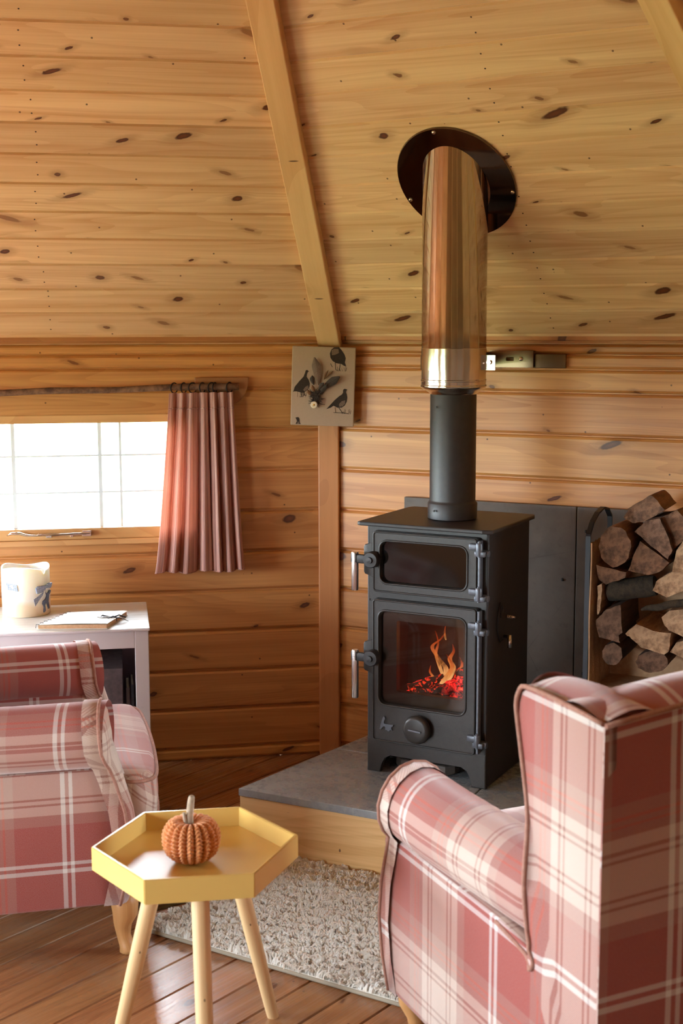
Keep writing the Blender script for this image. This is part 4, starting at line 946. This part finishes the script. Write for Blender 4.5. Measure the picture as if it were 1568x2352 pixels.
# candle crop: px = v/3.6175 ; front centre x 223 (crop), half width 204, base y 600, scale .075/204
def CA(x, y): s_ = max(-.97, min(.97, (x - 223) / 204)); return (-90 + 10 + math.degrees(math.asin(s_)), (598 - y - 6) * .148 / 425)
wrap([CA(*p) for p in ((52, 278), (130, 290), (138, 350), (62, 338))], 'gingham_patch', 'gingham')
wrap([CA(*p) for p in ((262, 430), (350, 372), (340, 400), (272, 492))], 'gingham_patch', 'gingham')
wrap([CA(*p) for p in ((362, 318), (300, 312), (278, 330), (286, 378), (330, 372), (362, 340))], 'bow', 'gingham', .003, .005)
wrap([CA(*p) for p in ((360, 318), (395, 305), (420, 312), (418, 330), (404, 350), (366, 340))], 'bow', 'gingham', .003, .005)
wrap([CA(*p) for p in ((405, 372), (418, 384), (408, 402), (396, 410), (392, 440), (388, 470), (396, 535), (388, 540), (374, 488), (362, 482), (356, 500), (360, 545), (350, 562), (342, 560), (346, 510), (334, 480), (340, 455), (362, 442), (372, 420), (376, 400), (368, 385), (385, 395))], 'reindeer', 'felt', .001, .003)
mb = MB(); a_ = [CA(362, 340), CA(358, 380), CA(372, 430)]; mb.tube([((RC_ + .004) * cos(rad(a)), (RC_ + .004) * sin(rad(a)), z) for a, z in a_], .0006, 5); mb.out('string', 'felt', cd)
# notebook with ribbon and feather
nbp = LW(.835, .43, ch + .0006)
nb = empty('notebook', nbp, LZ - rad(4), 'cream handmade notebook tied with a dark ribbon on the white cabinet', 'notebook')
M['page'] = speck('page_edges', S(214, 178, 140), S(190, 150, 112), .9, 160); M['cover'] = speck('cream_cover', S(228, 222, 208), S(238, 234, 224), .8, 60)
M['ribbon'] = simple('dark_ribbon', S(40, 34, 40), .45)
def sk(x, y): return (x + y * .10, y)
base = [(-.135, -.075), (.075, -.088), (.125, .095), (-.06, .098)]
def slab(poly, z0, z1, name, mat, jit=0., parent=nb, bev=.0):
    mb = MB(); mb.prism(poly, z0, z1, 'Z', bev=bev); return mb.out(name, mat, parent)
slab([(x * .975, y * .97) for x, y in base], .002, .0135, 'page_block', 'page')
slab(base, .0, .0019, 'back_cover', 'cover', bev=.0005)
mb = MB(); 
def cov(a, b):
    x = lerp(lerp(base[0][0], base[1][0], a), lerp(base[3][0], base[2][0], a), b); y = lerp(lerp(base[0][1], base[1][1], a), lerp(base[3][1], base[2][1], a), b)
    return (x, y, .0145 + .003 * sin(a * 2.5) * (1 - .3 * b) + .0006 * noise.noise(Vector((a * 6, b * 6, 0))))
mb.grid(cov, 14, 10); mb.grid(lambda a, b: (cov(a, b)[0], cov(a, b)[1], cov(a, b)[2] - .0012), 14, 10, flip=True); mb.out('front_cover', 'cover', nb, fixn=False)
mb = MB()
for k in range(9):
    p = Vector(cov(0.01, k / 8)); mb.tube([p + Vector((-.006, 0, -.010)), p + Vector((-.004, 0, .0015)), p + Vector((.006, 0, .001))], .0009, 5)
mb.out('spine_stitching', 'ribbon', nb)['kind'] = 'stuff'
mb = MB(); e = Vector(cov(.93, .45)); 
mb.tube([e + Vector((-.012, -.012, .002)), e + Vector((.004, -.004, .006)), e + Vector((.012, .004, .0)), e + Vector((.0125, .004, -.012))], .0030, 6, flat=.5)
mb.tube([e, e + Vector((-.03, .012, .006)), e + Vector((-.035, .002, .003)), e], .0046, 6, flat=.5); mb.tube([e, e + Vector((.02, .016, .005)), e + Vector((.04, .022, -.004))], .0042, 6, flat=.5); mb.tube([e, e + Vector((.025, .0, .0)), e + Vector((.05, -.008, -.010))], [.0042, .0034, .001], 6, flat=.4)
mb.out('ribbon_bow', 'ribbon', nb)
mb = MB(); mb.grid(lambda a, b: (lerp(-.045, .0, b) + e.x, e.y + (a - .5) * .012 * sin(pi * min(1, b + .15)) - .004, e.z + .003 + .002 * sin(a * pi)), 4, 10); mb.out('speckled_feather', speck('speckled_feather', S(210, 206, 200), S(60, 56, 56), .8, 160), nb, fixn=False)

# ------------------------------------------------------------ tartan armchairs
def tartan():
    t = NT('tartan_wool'); u, v, _ = t.sep(t.uv()); PER = .44
    def sett(x, off):
        f = t.math('FRACT', t.math('ADD', t.math('MULTIPLY', x, 1 / PER), off))
        cream, red, mauve = S(206, 186, 172), S(150, 56, 48), S(158, 108, 98)
        wh, dk, og = S(218, 216, 214), S(150, 106, 92), S(186, 84, 60)
        st = [(0., cream), (.05, dk), (.062, cream), (.08, dk), (.092, cream), (.22, dk), (.232, cream), (.25, dk), (.262, cream), (.31, mauve), (.345, og), (.355, mauve), (.375, og), (.385, mauve), (.43, red), (.675, wh), (.697, red), (.715, wh), (.737, red), (.94, mauve)]
        return t.ramp(f, st, True)
    # fine jitter keeps the stripe edges woven rather than drawn
    j = t.math('MULTIPLY', t.math('SUBTRACT', t.noise(t.comb(u, v), 700., 1), .5), .0016)
    A = sett(t.math('ADD', u, j), 0.); B = sett(t.math('ADD', v, j), .13)
    tw = t.math('SINE', t.math('MULTIPLY', t.math('ADD', u, v), 2 * pi / .0032))
    f = t.math('ADD', .5, t.math('MULTIPLY', tw, .22)); c = t.mix(f, A, B)
    fz = t.noise(t.comb(u, v), 900., 2); c = t.mix(t.rng(fz, .35, .75, 0., .28), c, S(226, 206, 198))
    t.P(Base_Color=c, Roughness=.95, Sheen_Weight=.7, Sheen_Roughness=.4, Sheen_Tint=S(255, 240, 236), Specular_IOR_Level=.2)
    t.bump(t.math('ADD', t.math('MULTIPLY', tw, .5), fz), .35, .0008); return t.m
M['tartan'] = tartan(); M['piping_cord'] = speck('piping_cord', S(176, 134, 116), S(150, 100, 86), .95, 120, .3)
def fyz(z):   # front line of the arm panels
    K_ = [(.13, .735), (.2, .755), (.3, .768), (.38, .758), (.46, .735), (.52, .712), (.60, .705), (.66, .70)]
    for (a, ya), (b, yb) in zip(K_, K_[1:]):
        if z <= b: return lerp(ya, yb, max(0, (z - a) / (b - a)))
    return K_[-1][1]
def armchair(loc_, facing, label, cloth):
    T = empty('armchair', loc_, -rad(facing), label, 'armchair')
    ZB = .15; HT = .925
    # base
    mb = MB(); mb.prism([(.02, ZB), (.70, ZB), (.765, ZB + .01), (.785, .24), (.775, .33), (.02, .33)], -.285, .285, 'X', bev=.012, uvs=1.); mb.out('base', 'tartan', T)
    # back: rounded, crowned
    def backf(a, b, th=.13):
        th_ = 2 * pi * a
        return None
    mb = MB(); NZ = 26
    def bk_(a, b):
        # a runs round the section (outer face left->right, inner face right->left); b bottom -> top
        x0 = .345; s = a * 2
        z = lerp(ZB, HT - .015, b)
        rt = .028 * math.sqrt(max(0, 1 - ((1 - b) / .06) ** 2)) if b > .94 else 0
        if s <= 1: x = lerp(-x0, x0, s); y = .0 - .012 * sin(pi * s) * sin(pi * min(b * 1.1, 1))
        else: x = lerp(x0, -x0, s - 1); y = .135 + .03 * sin(pi * (s - 1)) * (1 - b) * .5
        z += .028 * sin(pi * (x + x0) / (2 * x0)) * b
        return (x, y, z)
    def uvb(a, b):
        s = a * 2; x = lerp(-.345, .345, s) if s <= 1 else lerp(.345, -.345, s - 1); return (x + .52, lerp(ZB, HT, b) + (0 if s <= 1 else .2))
    mb.grid(bk_, 40, NZ, cu=True, uvf=uvb)
    # crowned top surface between outer and inner edges
    def tp(a, b):
        x = lerp(-.345, .345, a); y = lerp(0 - .0, .135, b); z = HT - .015 + .028 * sin(pi * a) + .018 * sin(pi * b)
        y += (-.012 * sin(pi * a) * sin(pi * 1.0)) * (1 - b); return (x, y, z)
    mb.grid(tp, 20, 8, uvf=lambda a, b: (lerp(-.345, .345, a) + .52, HT + b * .15))
    bmesh.ops.remove_doubles(mb.bm, verts=mb.bm.verts, dist=.0004)
    mb.out('backrest', 'tartan', T, auto=60)
    mb = MB(); P = [(lerp(-.345, .345, k / 20), -.002 - .0 * k, HT - .014 + .028 * sin(pi * k / 20)) for k in range(21)]; mb.tube(P, .0045, 8); mb.out('piping', 'piping_cord', T)
    # inner back cushion face
    mb = MB()
    def ib(a, b): s = (a - .5) * 2; x = s * .225; q = (1 - abs(s) ** 4) * (1 - abs(2 * b - 1) ** 6); return (x, .10 + .075 * q, lerp(.40, HT - .02, b))
    mb.grid(ib, 14, 16, uvf=lambda a, b: (a * .45, b * .5)); mb.out('back_cushion', 'tartan', T)
    for sg in (-1, 1):
        # outer side panel with the wing, one tailored cover
        wingf = [(.168, .500), (.176, .53), (.186, .60), (.203, .70), (.222, .79), (.240, .86), (.243, .885), (.235, .905), (.215, .917)]
        low = [(.0, ZB), (.725, ZB)] + [(fyz(z) - .008, z) for z in (.17, .2, .25, .3, .35, .4, .44, .47)]
        poly = low + [(.70, .486), (.30, .484), (.20, .478), (.178, .466), (.164, .474)] + wingf + [(.12, .918), (.0, HT - .012)]
        x1 = sg * .345; x0 = sg * .315
        bulge = lambda y, z: .016 * max(0, min(1, (y - .10) / .07)) * (1 - min(1, max(0, (z - .60) / .22))) if z > .40 and y < .19 else (.0 if y < .245 or z < .55 else 0)
        mb = MB(); fs = mb.prism(poly, x0, x1, 'X', bev=.008)
        for v_ in mb.bm.verts:
            if sg * v_.co.x > .33: v_.co.x += sg * bulge(v_.co.y, v_.co.z) * (1 if v_.co.y < .5 else .4)
        mb.out('side_panel', 'tartan', T, auto=50)
        # wing padding (inner, crowned)
        mb = MB()
        WZ = [(.42, .16), (.50, .170), (.53, .176), (.60, .186), (.70, .203), (.79, .222), (.86, .240), (.895, .238), (.912, .222)]
        def wy(z):
            for (a, ya), (b, yb) in zip(WZ, WZ[1:]):
                if z <= b: return lerp(ya, yb, max(0, (z - a) / (b - a)))
            return WZ[-1][1]
        def wg(a, b, sg=sg):
            z = lerp(.42, .918, b); yf = wy(z) + .004; th = lerp(.07, .095, b)
            # section loop: outer face back->front, round the nose, inner face front->back
            s = a
            if s < .35: x, y = .334, lerp(.005, yf - .01, s / .35)
            elif s < .62: q = (s - .35) / .27 * pi; x, y = .334 - th / 2 + th / 2 * cos(q), yf - .01 + .022 * sin(q)
            else: x, y = .334 - th - .01 * sin((s - .62) / .38 * pi), lerp(yf - .01, .005, (s - .62) / .38)
            return (sg * x, y, z + .012 * (sin(pi * min(1, max(0, (.334 - x) / th))) if b > .9 else 0))
        mb.grid(wg, 36, 22, cu=False, uvf=lambda a, b: (a * .5, lerp(.42, .918, b)), flip=sg > 0)
        def wt(a, b, sg=sg): # domed top
            y = lerp(.003, .236, a); x = lerp(.338, .334 - .10, b); return (sg * x, y, .9165 + .022 * sin(pi * b) * sin(pi * min(1, a * .9 + .1)) ** .5 + (.0 if a < 1 else -.004))
        mb.grid(wt, 14, 8, uvf=lambda a, b: (a * .25 + .1, .92 + b * .1), flip=sg < 0)
        mb.out('wing', 'tartan', T, fixn=True, auto=60)
        # piping round the wing front and the arm socket
        pp = [(.0, HT - .012), (.12, .919)] + list(reversed(wingf)) + [(.168, .488), (.158, .470), (.166, .455), (.20, .462), (.30, .478)]
        P = spline([(x1 * 1.004 + sg * bulge(y, z), y + .002, z) for y, z in pp], 3)
        mb = MB(); mb.tube(P, .0042, 7); mb.out('piping', 'piping_cord', T)
        # rolled arm
        mb = MB(); y0, y1 = .168, .712
        def roll(a, b, sg=sg):
            t_ = b; r = lerp(.075, .079, t_) * (1 if t_ > .06 else lerp(.80, 1, math.sqrt(t_ / .06))); th = a * 2 * pi; y = lerp(y0, y1, t_)
            cx_ = lerp(.288, .303, min(1, t_ * 1.5)); cz = .556
            rp = .0016 * sin(y * 190 + .6 * sin(th * 2)) * max(0, 1 - abs(y - .36) / .18) * max(0, sin(th)) 
            x = cx_ + (r + rp) * cos(th) * (1.0 if cos(th) > 0 else .92); z = cz + (r + rp) * sin(th) - .012 * (1 - t_) * 0
            if t_ > .97: pass
            return (sg * x, y + (-(cos(th)) * .018 * t_), z)
        mb.grid(roll, 36, 30, cu=True, uvf=lambda a, b: (lerp(y0, y1, b) + .0, a * .48 + .05), flip=sg > 0)
        # inner face of the arm down to the seat
        def inn(a, b, sg=sg): return (sg * lerp(.262, .252, b), lerp(y0, .70, a), lerp(.30, .56, b))
        mb.grid(inn, 10, 4, uvf=lambda a, b: (lerp(y0, .7, a) + .07, lerp(.3, .56, b) + .2), flip=sg < 0)
        mb.out('arm', 'tartan', T, fixn=False)
        # scroll front of the arm: domed panel that follows the forward curve
        outl = []
        for k in range(13):
            a = rad(-38 + 256 * k / 12); outl.append((.306 + .080 * cos(a), .556 + .083 * sin(a)))
        inner_side = [(.262, .47), (.262, .40), (.265, .30), (.27, .20), (.275, ZB)]; outer_side = [(.345, ZB), (.350, .22), (.352, .30), (.352, .38), (.350, .45), (.352, .485)]
        loop_ = outl + inner_side + outer_side; n = len(loop_)
        cxm = [min(max(x, .295), .335) for x, z in loop_]
        mb = MB(); rings = []
        for kk, (ins, fw_) in enumerate(((0, -.03), (0, .004), (.10, .014), (.3, .021), (.7, .025))):
            rg = []
            for (x, z), cx_ in zip(loop_, cxm):
                tx = lerp(.312, .325, 1 if z > .48 else 0); tz = z if z < .47 else lerp(z, .556, ins); xx = lerp(x, tx, ins); zz = tz if z > .17 else z
                rg.append(mb.bm.verts.new(Vector((sg * xx, fyz(zz) + fw_ - .18 * max(0, xx - .29) - .012, zz))))
            rings.append(rg)
        for A_, B_ in zip(rings, rings[1:]):
            for i in range(n):
                f_ = mb.bm.faces.new((A_[i], A_[(i + 1) % n], B_[(i + 1) % n], B_[i])); f_.smooth = True
        f_ = mb.bm.faces.new(rings[-1]); f_.smooth = True
        for f_ in mb.bm.faces:
            for l in f_.loops: l[mb.uvl].uv = (abs(l.vert.co.x) + .28 + l.vert.co.y * .3, l.vert.co.z * .9)
        mb.out('arm_front', 'tartan', T)
        P = [(sg * x * 1.003, fyz(z) - .18 * max(0, x - .29) - .004, z) for x, z in loop_]
        mb = MB(); mb.tube(P[:-1] + [P[-1]], .004, 7, closed=True); mb.out('piping', 'piping_cord', T)
    # seat cushion (T-shaped, domed) with piping
    def seat_outline():
        pts = [(-.245, .13), (-.25, .70), (-.285, .735), (-.315, .76), (-.312, .80), (-.27, .825), (-.1, .835), (.1, .835), (.27, .825), (.312, .80), (.315, .76), (.285, .735), (.25, .70), (.245, .13)]
        return [tuple(p)[:2] for p in spline([(x, y, 0) for x, y in pts], 4)]
    ol = seat_outline(); n = len(ol); mb = MB(); rings = []
    for ins, z in ((.03, .325), (.0, .345), (-.006, .39), (.0, .435), (.04, .452), (.2, .466), (.5, .474), (.9, .476)):
        rings.append([mb.bm.verts.new(Vector((x * (1 - ins), lerp(y, .45, ins), z))) for x, y in ol])
    for A_, B_ in zip(rings, rings[1:]):
        for i in range(n): f_ = mb.bm.faces.new((A_[i], A_[(i + 1) % n], B_[(i + 1) % n], B_[i])); f_.smooth = True
    mb.bm.faces.new(rings[-1]); mb.bm.faces.new(list(reversed(rings[0])))
    for f_ in mb.bm.faces:
        for l in f_.loops: c_ = l.vert.co; l[mb.uvl].uv = (c_.x + .02, c_.y + (c_.z - .45 if c_.y < .9 else 0) * 1.2 + .21)
    mb.out('seat_cushion', 'tartan', T)
    mb = MB(); mb.tube([(x * 1.0, y, .438) for x, y in ol], .0045, 7, closed=True); mb.tube([(x * 1.0, y, .343) for x, y in ol], .0045, 7, closed=True); mb.out('piping', 'piping_cord', T)
    # front apron below the cushion
    mb = MB()
    def ap(a, b): x = lerp(-.30, .30, a); return (x, .79 + .03 * sin(pi * b) + .012 * (1 - (x / .3) ** 4), lerp(ZB, .335, b))
    mb.grid(ap, 20, 8, uvf=lambda a, b: (a * .6 + .3, b * .2)); mb.grid(lambda a, b: (lerp(-.3, .3, a), .70, lerp(ZB, .335, b)), 2, 2); mb.out('apron', 'tartan', T, fixn=False)
    # legs
    for sx in (-1, 1):
        prof = [(.15, .030, 0, 0), (.125, .034, .004, .006), (.10, .031, .004, .006), (.07, .022, -.002, .0), (.04, .017, -.003, .002), (.018, .018, .002, .008), (.006, .022, .006, .012), (.0, .018, .006, .012)]
        mb = MB(); mb.tube([(sx * (.275 + dx), .735 + dy, z) for z, r, dx, dy in prof], [r for z, r, dx, dy in prof], 14, flat=1.); mb.out('leg', 'birch', T)
        mb = MB(); mb.tube([(sx * .27, .06, .155), (sx * .275, .045, .08), (sx * .28, .015, 0)], [.022, .019, .015], 4, smooth=False); mb.out('leg', 'birch', T)
    for o_ in T.children:
        if o_.data.materials[0] == M['tartan']:
            du_, dv_ = cloth['arm' if o_.name.startswith('arm') else 'rest']
            for d_ in o_.data.uv_layers[0].data: d_.uv = (d_.uv[0] + du_, d_.uv[1] + dv_)
    return T
armchair((.704, 2.034, .0005), -24, 'tartan wing armchair seen from behind in the right foreground', {'arm': (.14, 0.), 'rest': (0., .22)})
armchair((-1.31, 3.135, .0005), 77, 'tartan armchair at the left edge, facing the stove, its side arm towards us', {'arm': (.14, 0.), 'rest': (.14, 0.)})

# ------------------------------------------------------------ hexagonal tray table, pumpkin
t = NT('mustard_lacquer'); o = t.obj(); n = t.noise(o, 400, 2); t.P(Base_Color=S(220, 184, 104), Roughness=.28, Specular_IOR_Level=.5); t.bump(n, .05, .0003); M['mustard'] = t.m
TZ = .5; tc = Vector((-.288, 2.483, 0)); tb_ = empty('tray_table', tc, 0, 'small hexagonal mustard yellow tray table on round beech legs', 'side table')
hexp = [(.202 * cos(rad(8.5 + 60 * k)), .202 * sin(rad(8.5 + 60 * k))) for k in range(6)]; hexi = [(x * .958, y * .958) for x, y in hexp]
mb = MB(); ht = .048
for a, b in ((0, 1),):
    n = 6; V1 = [mb.bm.verts.new(Vector((*p, TZ - ht))) for p in hexp]; V2 = [mb.bm.verts.new(Vector((*p, TZ))) for p in hexp]; V3 = [mb.bm.verts.new(Vector((*p, TZ))) for p in hexi]; V4 = [mb.bm.verts.new(Vector((*p, TZ - ht + .009))) for p in hexi]
    for A_, B_ in ((V1, V2), (V2, V3), (V3, V4)):
        for i in range(n): mb.bm.faces.new((A_[i], A_[(i + 1) % n], B_[(i + 1) % n], B_[i]))
    mb.bm.faces.new(V4); mb.bm.faces.new(list(reversed(V1)))
    es = [e for e in mb.bm.edges if (e.verts[0] in V2 and e.verts[1] in V2) or (e.verts[0] in V3 and e.verts[1] in V3) or (e.verts[0] in V1 and e.verts[1] in V2) or (e.verts[0] in V1 and e.verts[1] in V1)]
    bmesh.ops.bevel(mb.bm, geom=es, offset=.0014, segments=2, affect='EDGES')
mb.out('tray', 'mustard', tb_)
for (tx, ty), (fx_, fy_) in (((-.075, .03), (-.185, .06)), ((.019, -.11), (.041, -.235)), ((.058, .10), (.135, .240))):
    d0 = Vector((tx, ty, TZ - ht - .0)); d1 = Vector((fx_, fy_, .0)); mb = MB(); mb.tube([d0, d0.lerp(d1, .5), d0.lerp(d1, .97), d1], [.0175, .0165, .0135, .0125], 20); mb.out('leg', 'leg', tb_, auto=40)
t = NT('rust_wool'); u, v, _ = t.sep(t.uv()); n = t.noise(t.obj(), 160, 3, .7); o = t.obj()
t.P(Base_Color=t.mix(t.rng(n, .3, .7), S(192, 108, 52), S(228, 158, 98)), Roughness=.95, Sheen_Weight=.4); t.bump(n, .8, .002); M['knit'] = t.m
pk = empty('crochet_pumpkin', (tc.x - .008, tc.y - .004, TZ - ht + .0095), 0, 'small rust orange crochet pumpkin with a driftwood stem on the yellow tray', 'pumpkin')
RIB = 19
mb = MB()
def pmk(a, b):
    th = 2 * pi * a; ph = lerp(-.5 * pi, .5 * pi, b); rb = abs(sin(th * RIB / 2)) ** .6
    R0 = .0445; r = R0 * cos(ph) ** .62 if cos(ph) > 0 else 0
    r *= .84 + .19 * rb; z = .0455 + .0455 * sin(ph) - (.017 * max(0, sin(ph)) ** 3 * (1 - min(1, r / .036)) ) - .006 * (1 - rb) * max(0, sin(ph))
    # crochet stitches: slanted paired bumps up each rib
    s = sin((b * 18 + abs(((a * RIB) % 1) - .5) * 1.8) * 2 * pi); k = 1 + .055 * s * cos(ph) ** .5 if cos(ph) > .01 else 1
    return (r * k * cos(th) * 1.22, r * k * sin(th) * 1.22, max(0., z))
mb.grid(pmk, 19 * 12, 120, cu=True); mb.out('knitted_body', 'knit', pk)
M['stem'] = speck('driftwood_stem', S(196, 176, 152), S(150, 128, 106), .9, 70, .6)
mb = MB(); mb.tube(spline([(-.002, 0, .066), (-.003, .0, .085), (-.001, 0, .105), (.001, 0, .122), (.003, -.001, .132)], 3), [.0085, .0082, .008, .0078, .0075, .0074, .0072, .007, .0068, .0066, .0064, .0058, .004], 10); mb.tube([(-.006, -.004, .072), (-.011, -.006, .088), (-.013, -.007, .100)], [.0048, .0042, .003], 7)
o = mb.out('stem', 'stem', pk)

# ------------------------------------------------------------ shag rug
rc = [Vector((-.49, 3.135)), Vector((.42, 2.585)), Vector((.62, 3.13)), Vector((-.145, 3.545))]
def rp(a, b):
    a_ = .5 + (a - .5) * (1 - .03 * (2 * b - 1) ** 2 * 0); p = rc[0].lerp(rc[1], a_).lerp(rc[3].lerp(rc[2], a_), b); return p
rg = empty('shag_rug', (.1, 3.1, 0), 0, 'off-white shaggy rug on the floorboards in front of the hearth', 'rug')
ro = Vector((.1, 3.1))
mb = MB()
mb.grid(lambda a, b: (*(rp(a, b) - ro), .012 + .002 * noise.noise(Vector((a * 9, b * 6, 0)))), 30, 20)
bnd = [rp(k / 30, 0) for k in range(31)] + [rp(1, k / 20) for k in range(1, 21)] + [rp(1 - k / 30, 1) for k in range(1, 31)] + [rp(0, 1 - k / 20) for k in range(1, 20)]
for i in range(len(bnd)):
    p, q = bnd[i] - ro, bnd[(i + 1) % len(bnd)] - ro; mb.face([(*p, .001), (*q, .001), (*q, .012), (*p, .012)])
M['backing'] = simple('rug_backing', S(236, 230, 220), .95); M['binding'] = simple('rug_binding', S(160, 148, 130), .95)
mb.out('backing', 'backing', rg)
mb = MB(); mb.tube([(*(q - ro), .006) for q in bnd], .0055, 6, closed=True); mb.out('binding', 'binding', rg)
t = NT('shag_pile'); oi = t.obj(); n = t.noise(oi, 55, 3); t.P(Base_Color=t.mix(t.rng(n, .35, .65), S(242, 236, 226), S(252, 249, 244)), Roughness=.95)
tl = t.n.new('ShaderNodeBsdfTranslucent'); tl.inputs[0].default_value = S(252, 248, 240); mx = t.n.new('ShaderNodeMixShader'); mx.inputs[0].default_value = .4
t.l.new(t.p.outputs[0], mx.inputs[1]); t.l.new(tl.outputs[0], mx.inputs[2]); t.l.new(mx.outputs[0], t.out.inputs[0]); M['pile'] = t.m
import numpy as np
rs = np.random.RandomState(4); NS = 72000
A = rs.rand(NS, 1) * 1.0; B = rs.rand(NS, 1)
c = [np.array([[p.x - ro.x, p.y - ro.y]]) for p in rc]
P0 = (c[0] * (1 - A) + c[1] * A) * (1 - B) + (c[3] * (1 - A) + c[2] * A) * B
# strands lean in clumps: direction from a few thousand clump centres
cell = np.floor(P0 / .011 + .3 * rs.rand(NS, 2)).astype(int); h = (cell[:, 0] * 73856093 ^ cell[:, 1] * 19349663) & 0xffff; ang = (h / 65535.) * 2 * pi + rs.randn(NS) * .35
lean = .008 + .014 * (((h * 7919) & 0xffff) / 65535.); hgt = .014 + .010 * rs.rand(NS) + .004 * np.sin(h)
dirx = np.stack([np.cos(ang), np.sin(ang)], 1); side = np.stack([-np.sin(ang), np.cos(ang)], 1)
K4 = [(0., 0., .0016), (.35, .55, .0022), (.75, .92, .0020), (1.0, 1.0, .0006)]
vs = []
for f_, zf, w in K4:
    base = P0 + dirx * (lean * f_ ** 1.4)[:, None]; z = .010 + hgt * zf - (.004 if f_ == 1. else 0)
    for s_ in (-1, 1): vs.append(np.concatenate([base + side * w * s_, z[:, None]], 1))
    vs.append(np.concatenate([base - dirx * w * .8, (z + w)[:, None]], 1))
V_ = np.stack(vs, 1).reshape(-1, 3)
base_i = (np.arange(NS) * 12)[:, None, None]
fc = []
for k in range(3):
    a0 = k * 3; b0 = a0 + 3
    fc += [[a0 + 1, a0 + 2, b0 + 2, b0 + 1], [a0 + 2, a0 + 0, b0 + 0, b0 + 2]]
F_ = (base_i + np.array(fc)[None]).reshape(-1, 4)
me = bpy.data.meshes.new('pile'); me.from_pydata(V_.tolist(), [], F_.tolist()); me.materials.append(M['pile']); me.shade_smooth()
po_ = bpy.data.objects.new('pile', me); COL.objects.link(po_); po_.parent = rg; po_['kind'] = 'stuff'

# crumpled clear bag on the floor beside the rug
t = NT('clear_plastic'); tr = t.n.new('ShaderNodeBsdfTransparent'); gl = t.n.new('ShaderNodeBsdfGlossy'); gl.inputs['Roughness'].default_value = .12; mx = t.n.new('ShaderNodeMixShader'); fr = t.n.new('ShaderNodeLayerWeight'); fr.inputs[0].default_value = .45
t.l.new(fr.outputs['Fresnel'], mx.inputs[0]); t.l.new(tr.outputs[0], mx.inputs[1]); t.l.new(gl.outputs[0], mx.inputs[2]); t.l.new(mx.outputs[0], t.out.inputs[0]); tr.inputs[0].default_value = (.88, .9, .9, 1); M['plastic'] = t.m
mb = MB()
def bag(a, b):
    x = (a - .5) * .17; y = (b - .5) * .13; e = max(0, (1 - (2 * a - 1) ** 4)) * max(0, 1 - (2 * b - 1) ** 4)
    return (x, y, .003 + e * (.018 + .012 * noise.noise(Vector((a * 7, b * 7, 3))) + .006 * noise.noise(Vector((a * 19, b * 19, 1)))))
mb.grid(bag, 26, 22, smooth=False); mb.grid(lambda a, b: (bag(a, b)[0], bag(a, b)[1], .0015), 26, 22, smooth=False)
o = mb.out('plastic_bag', 'plastic', fixn=False); o.location = (-.475, 3.335, 0); o.rotation_euler = (0, 0, .6); tag(o, 'crumpled clear plastic bag on the floor between the left armchair and the rug', 'plastic bag')
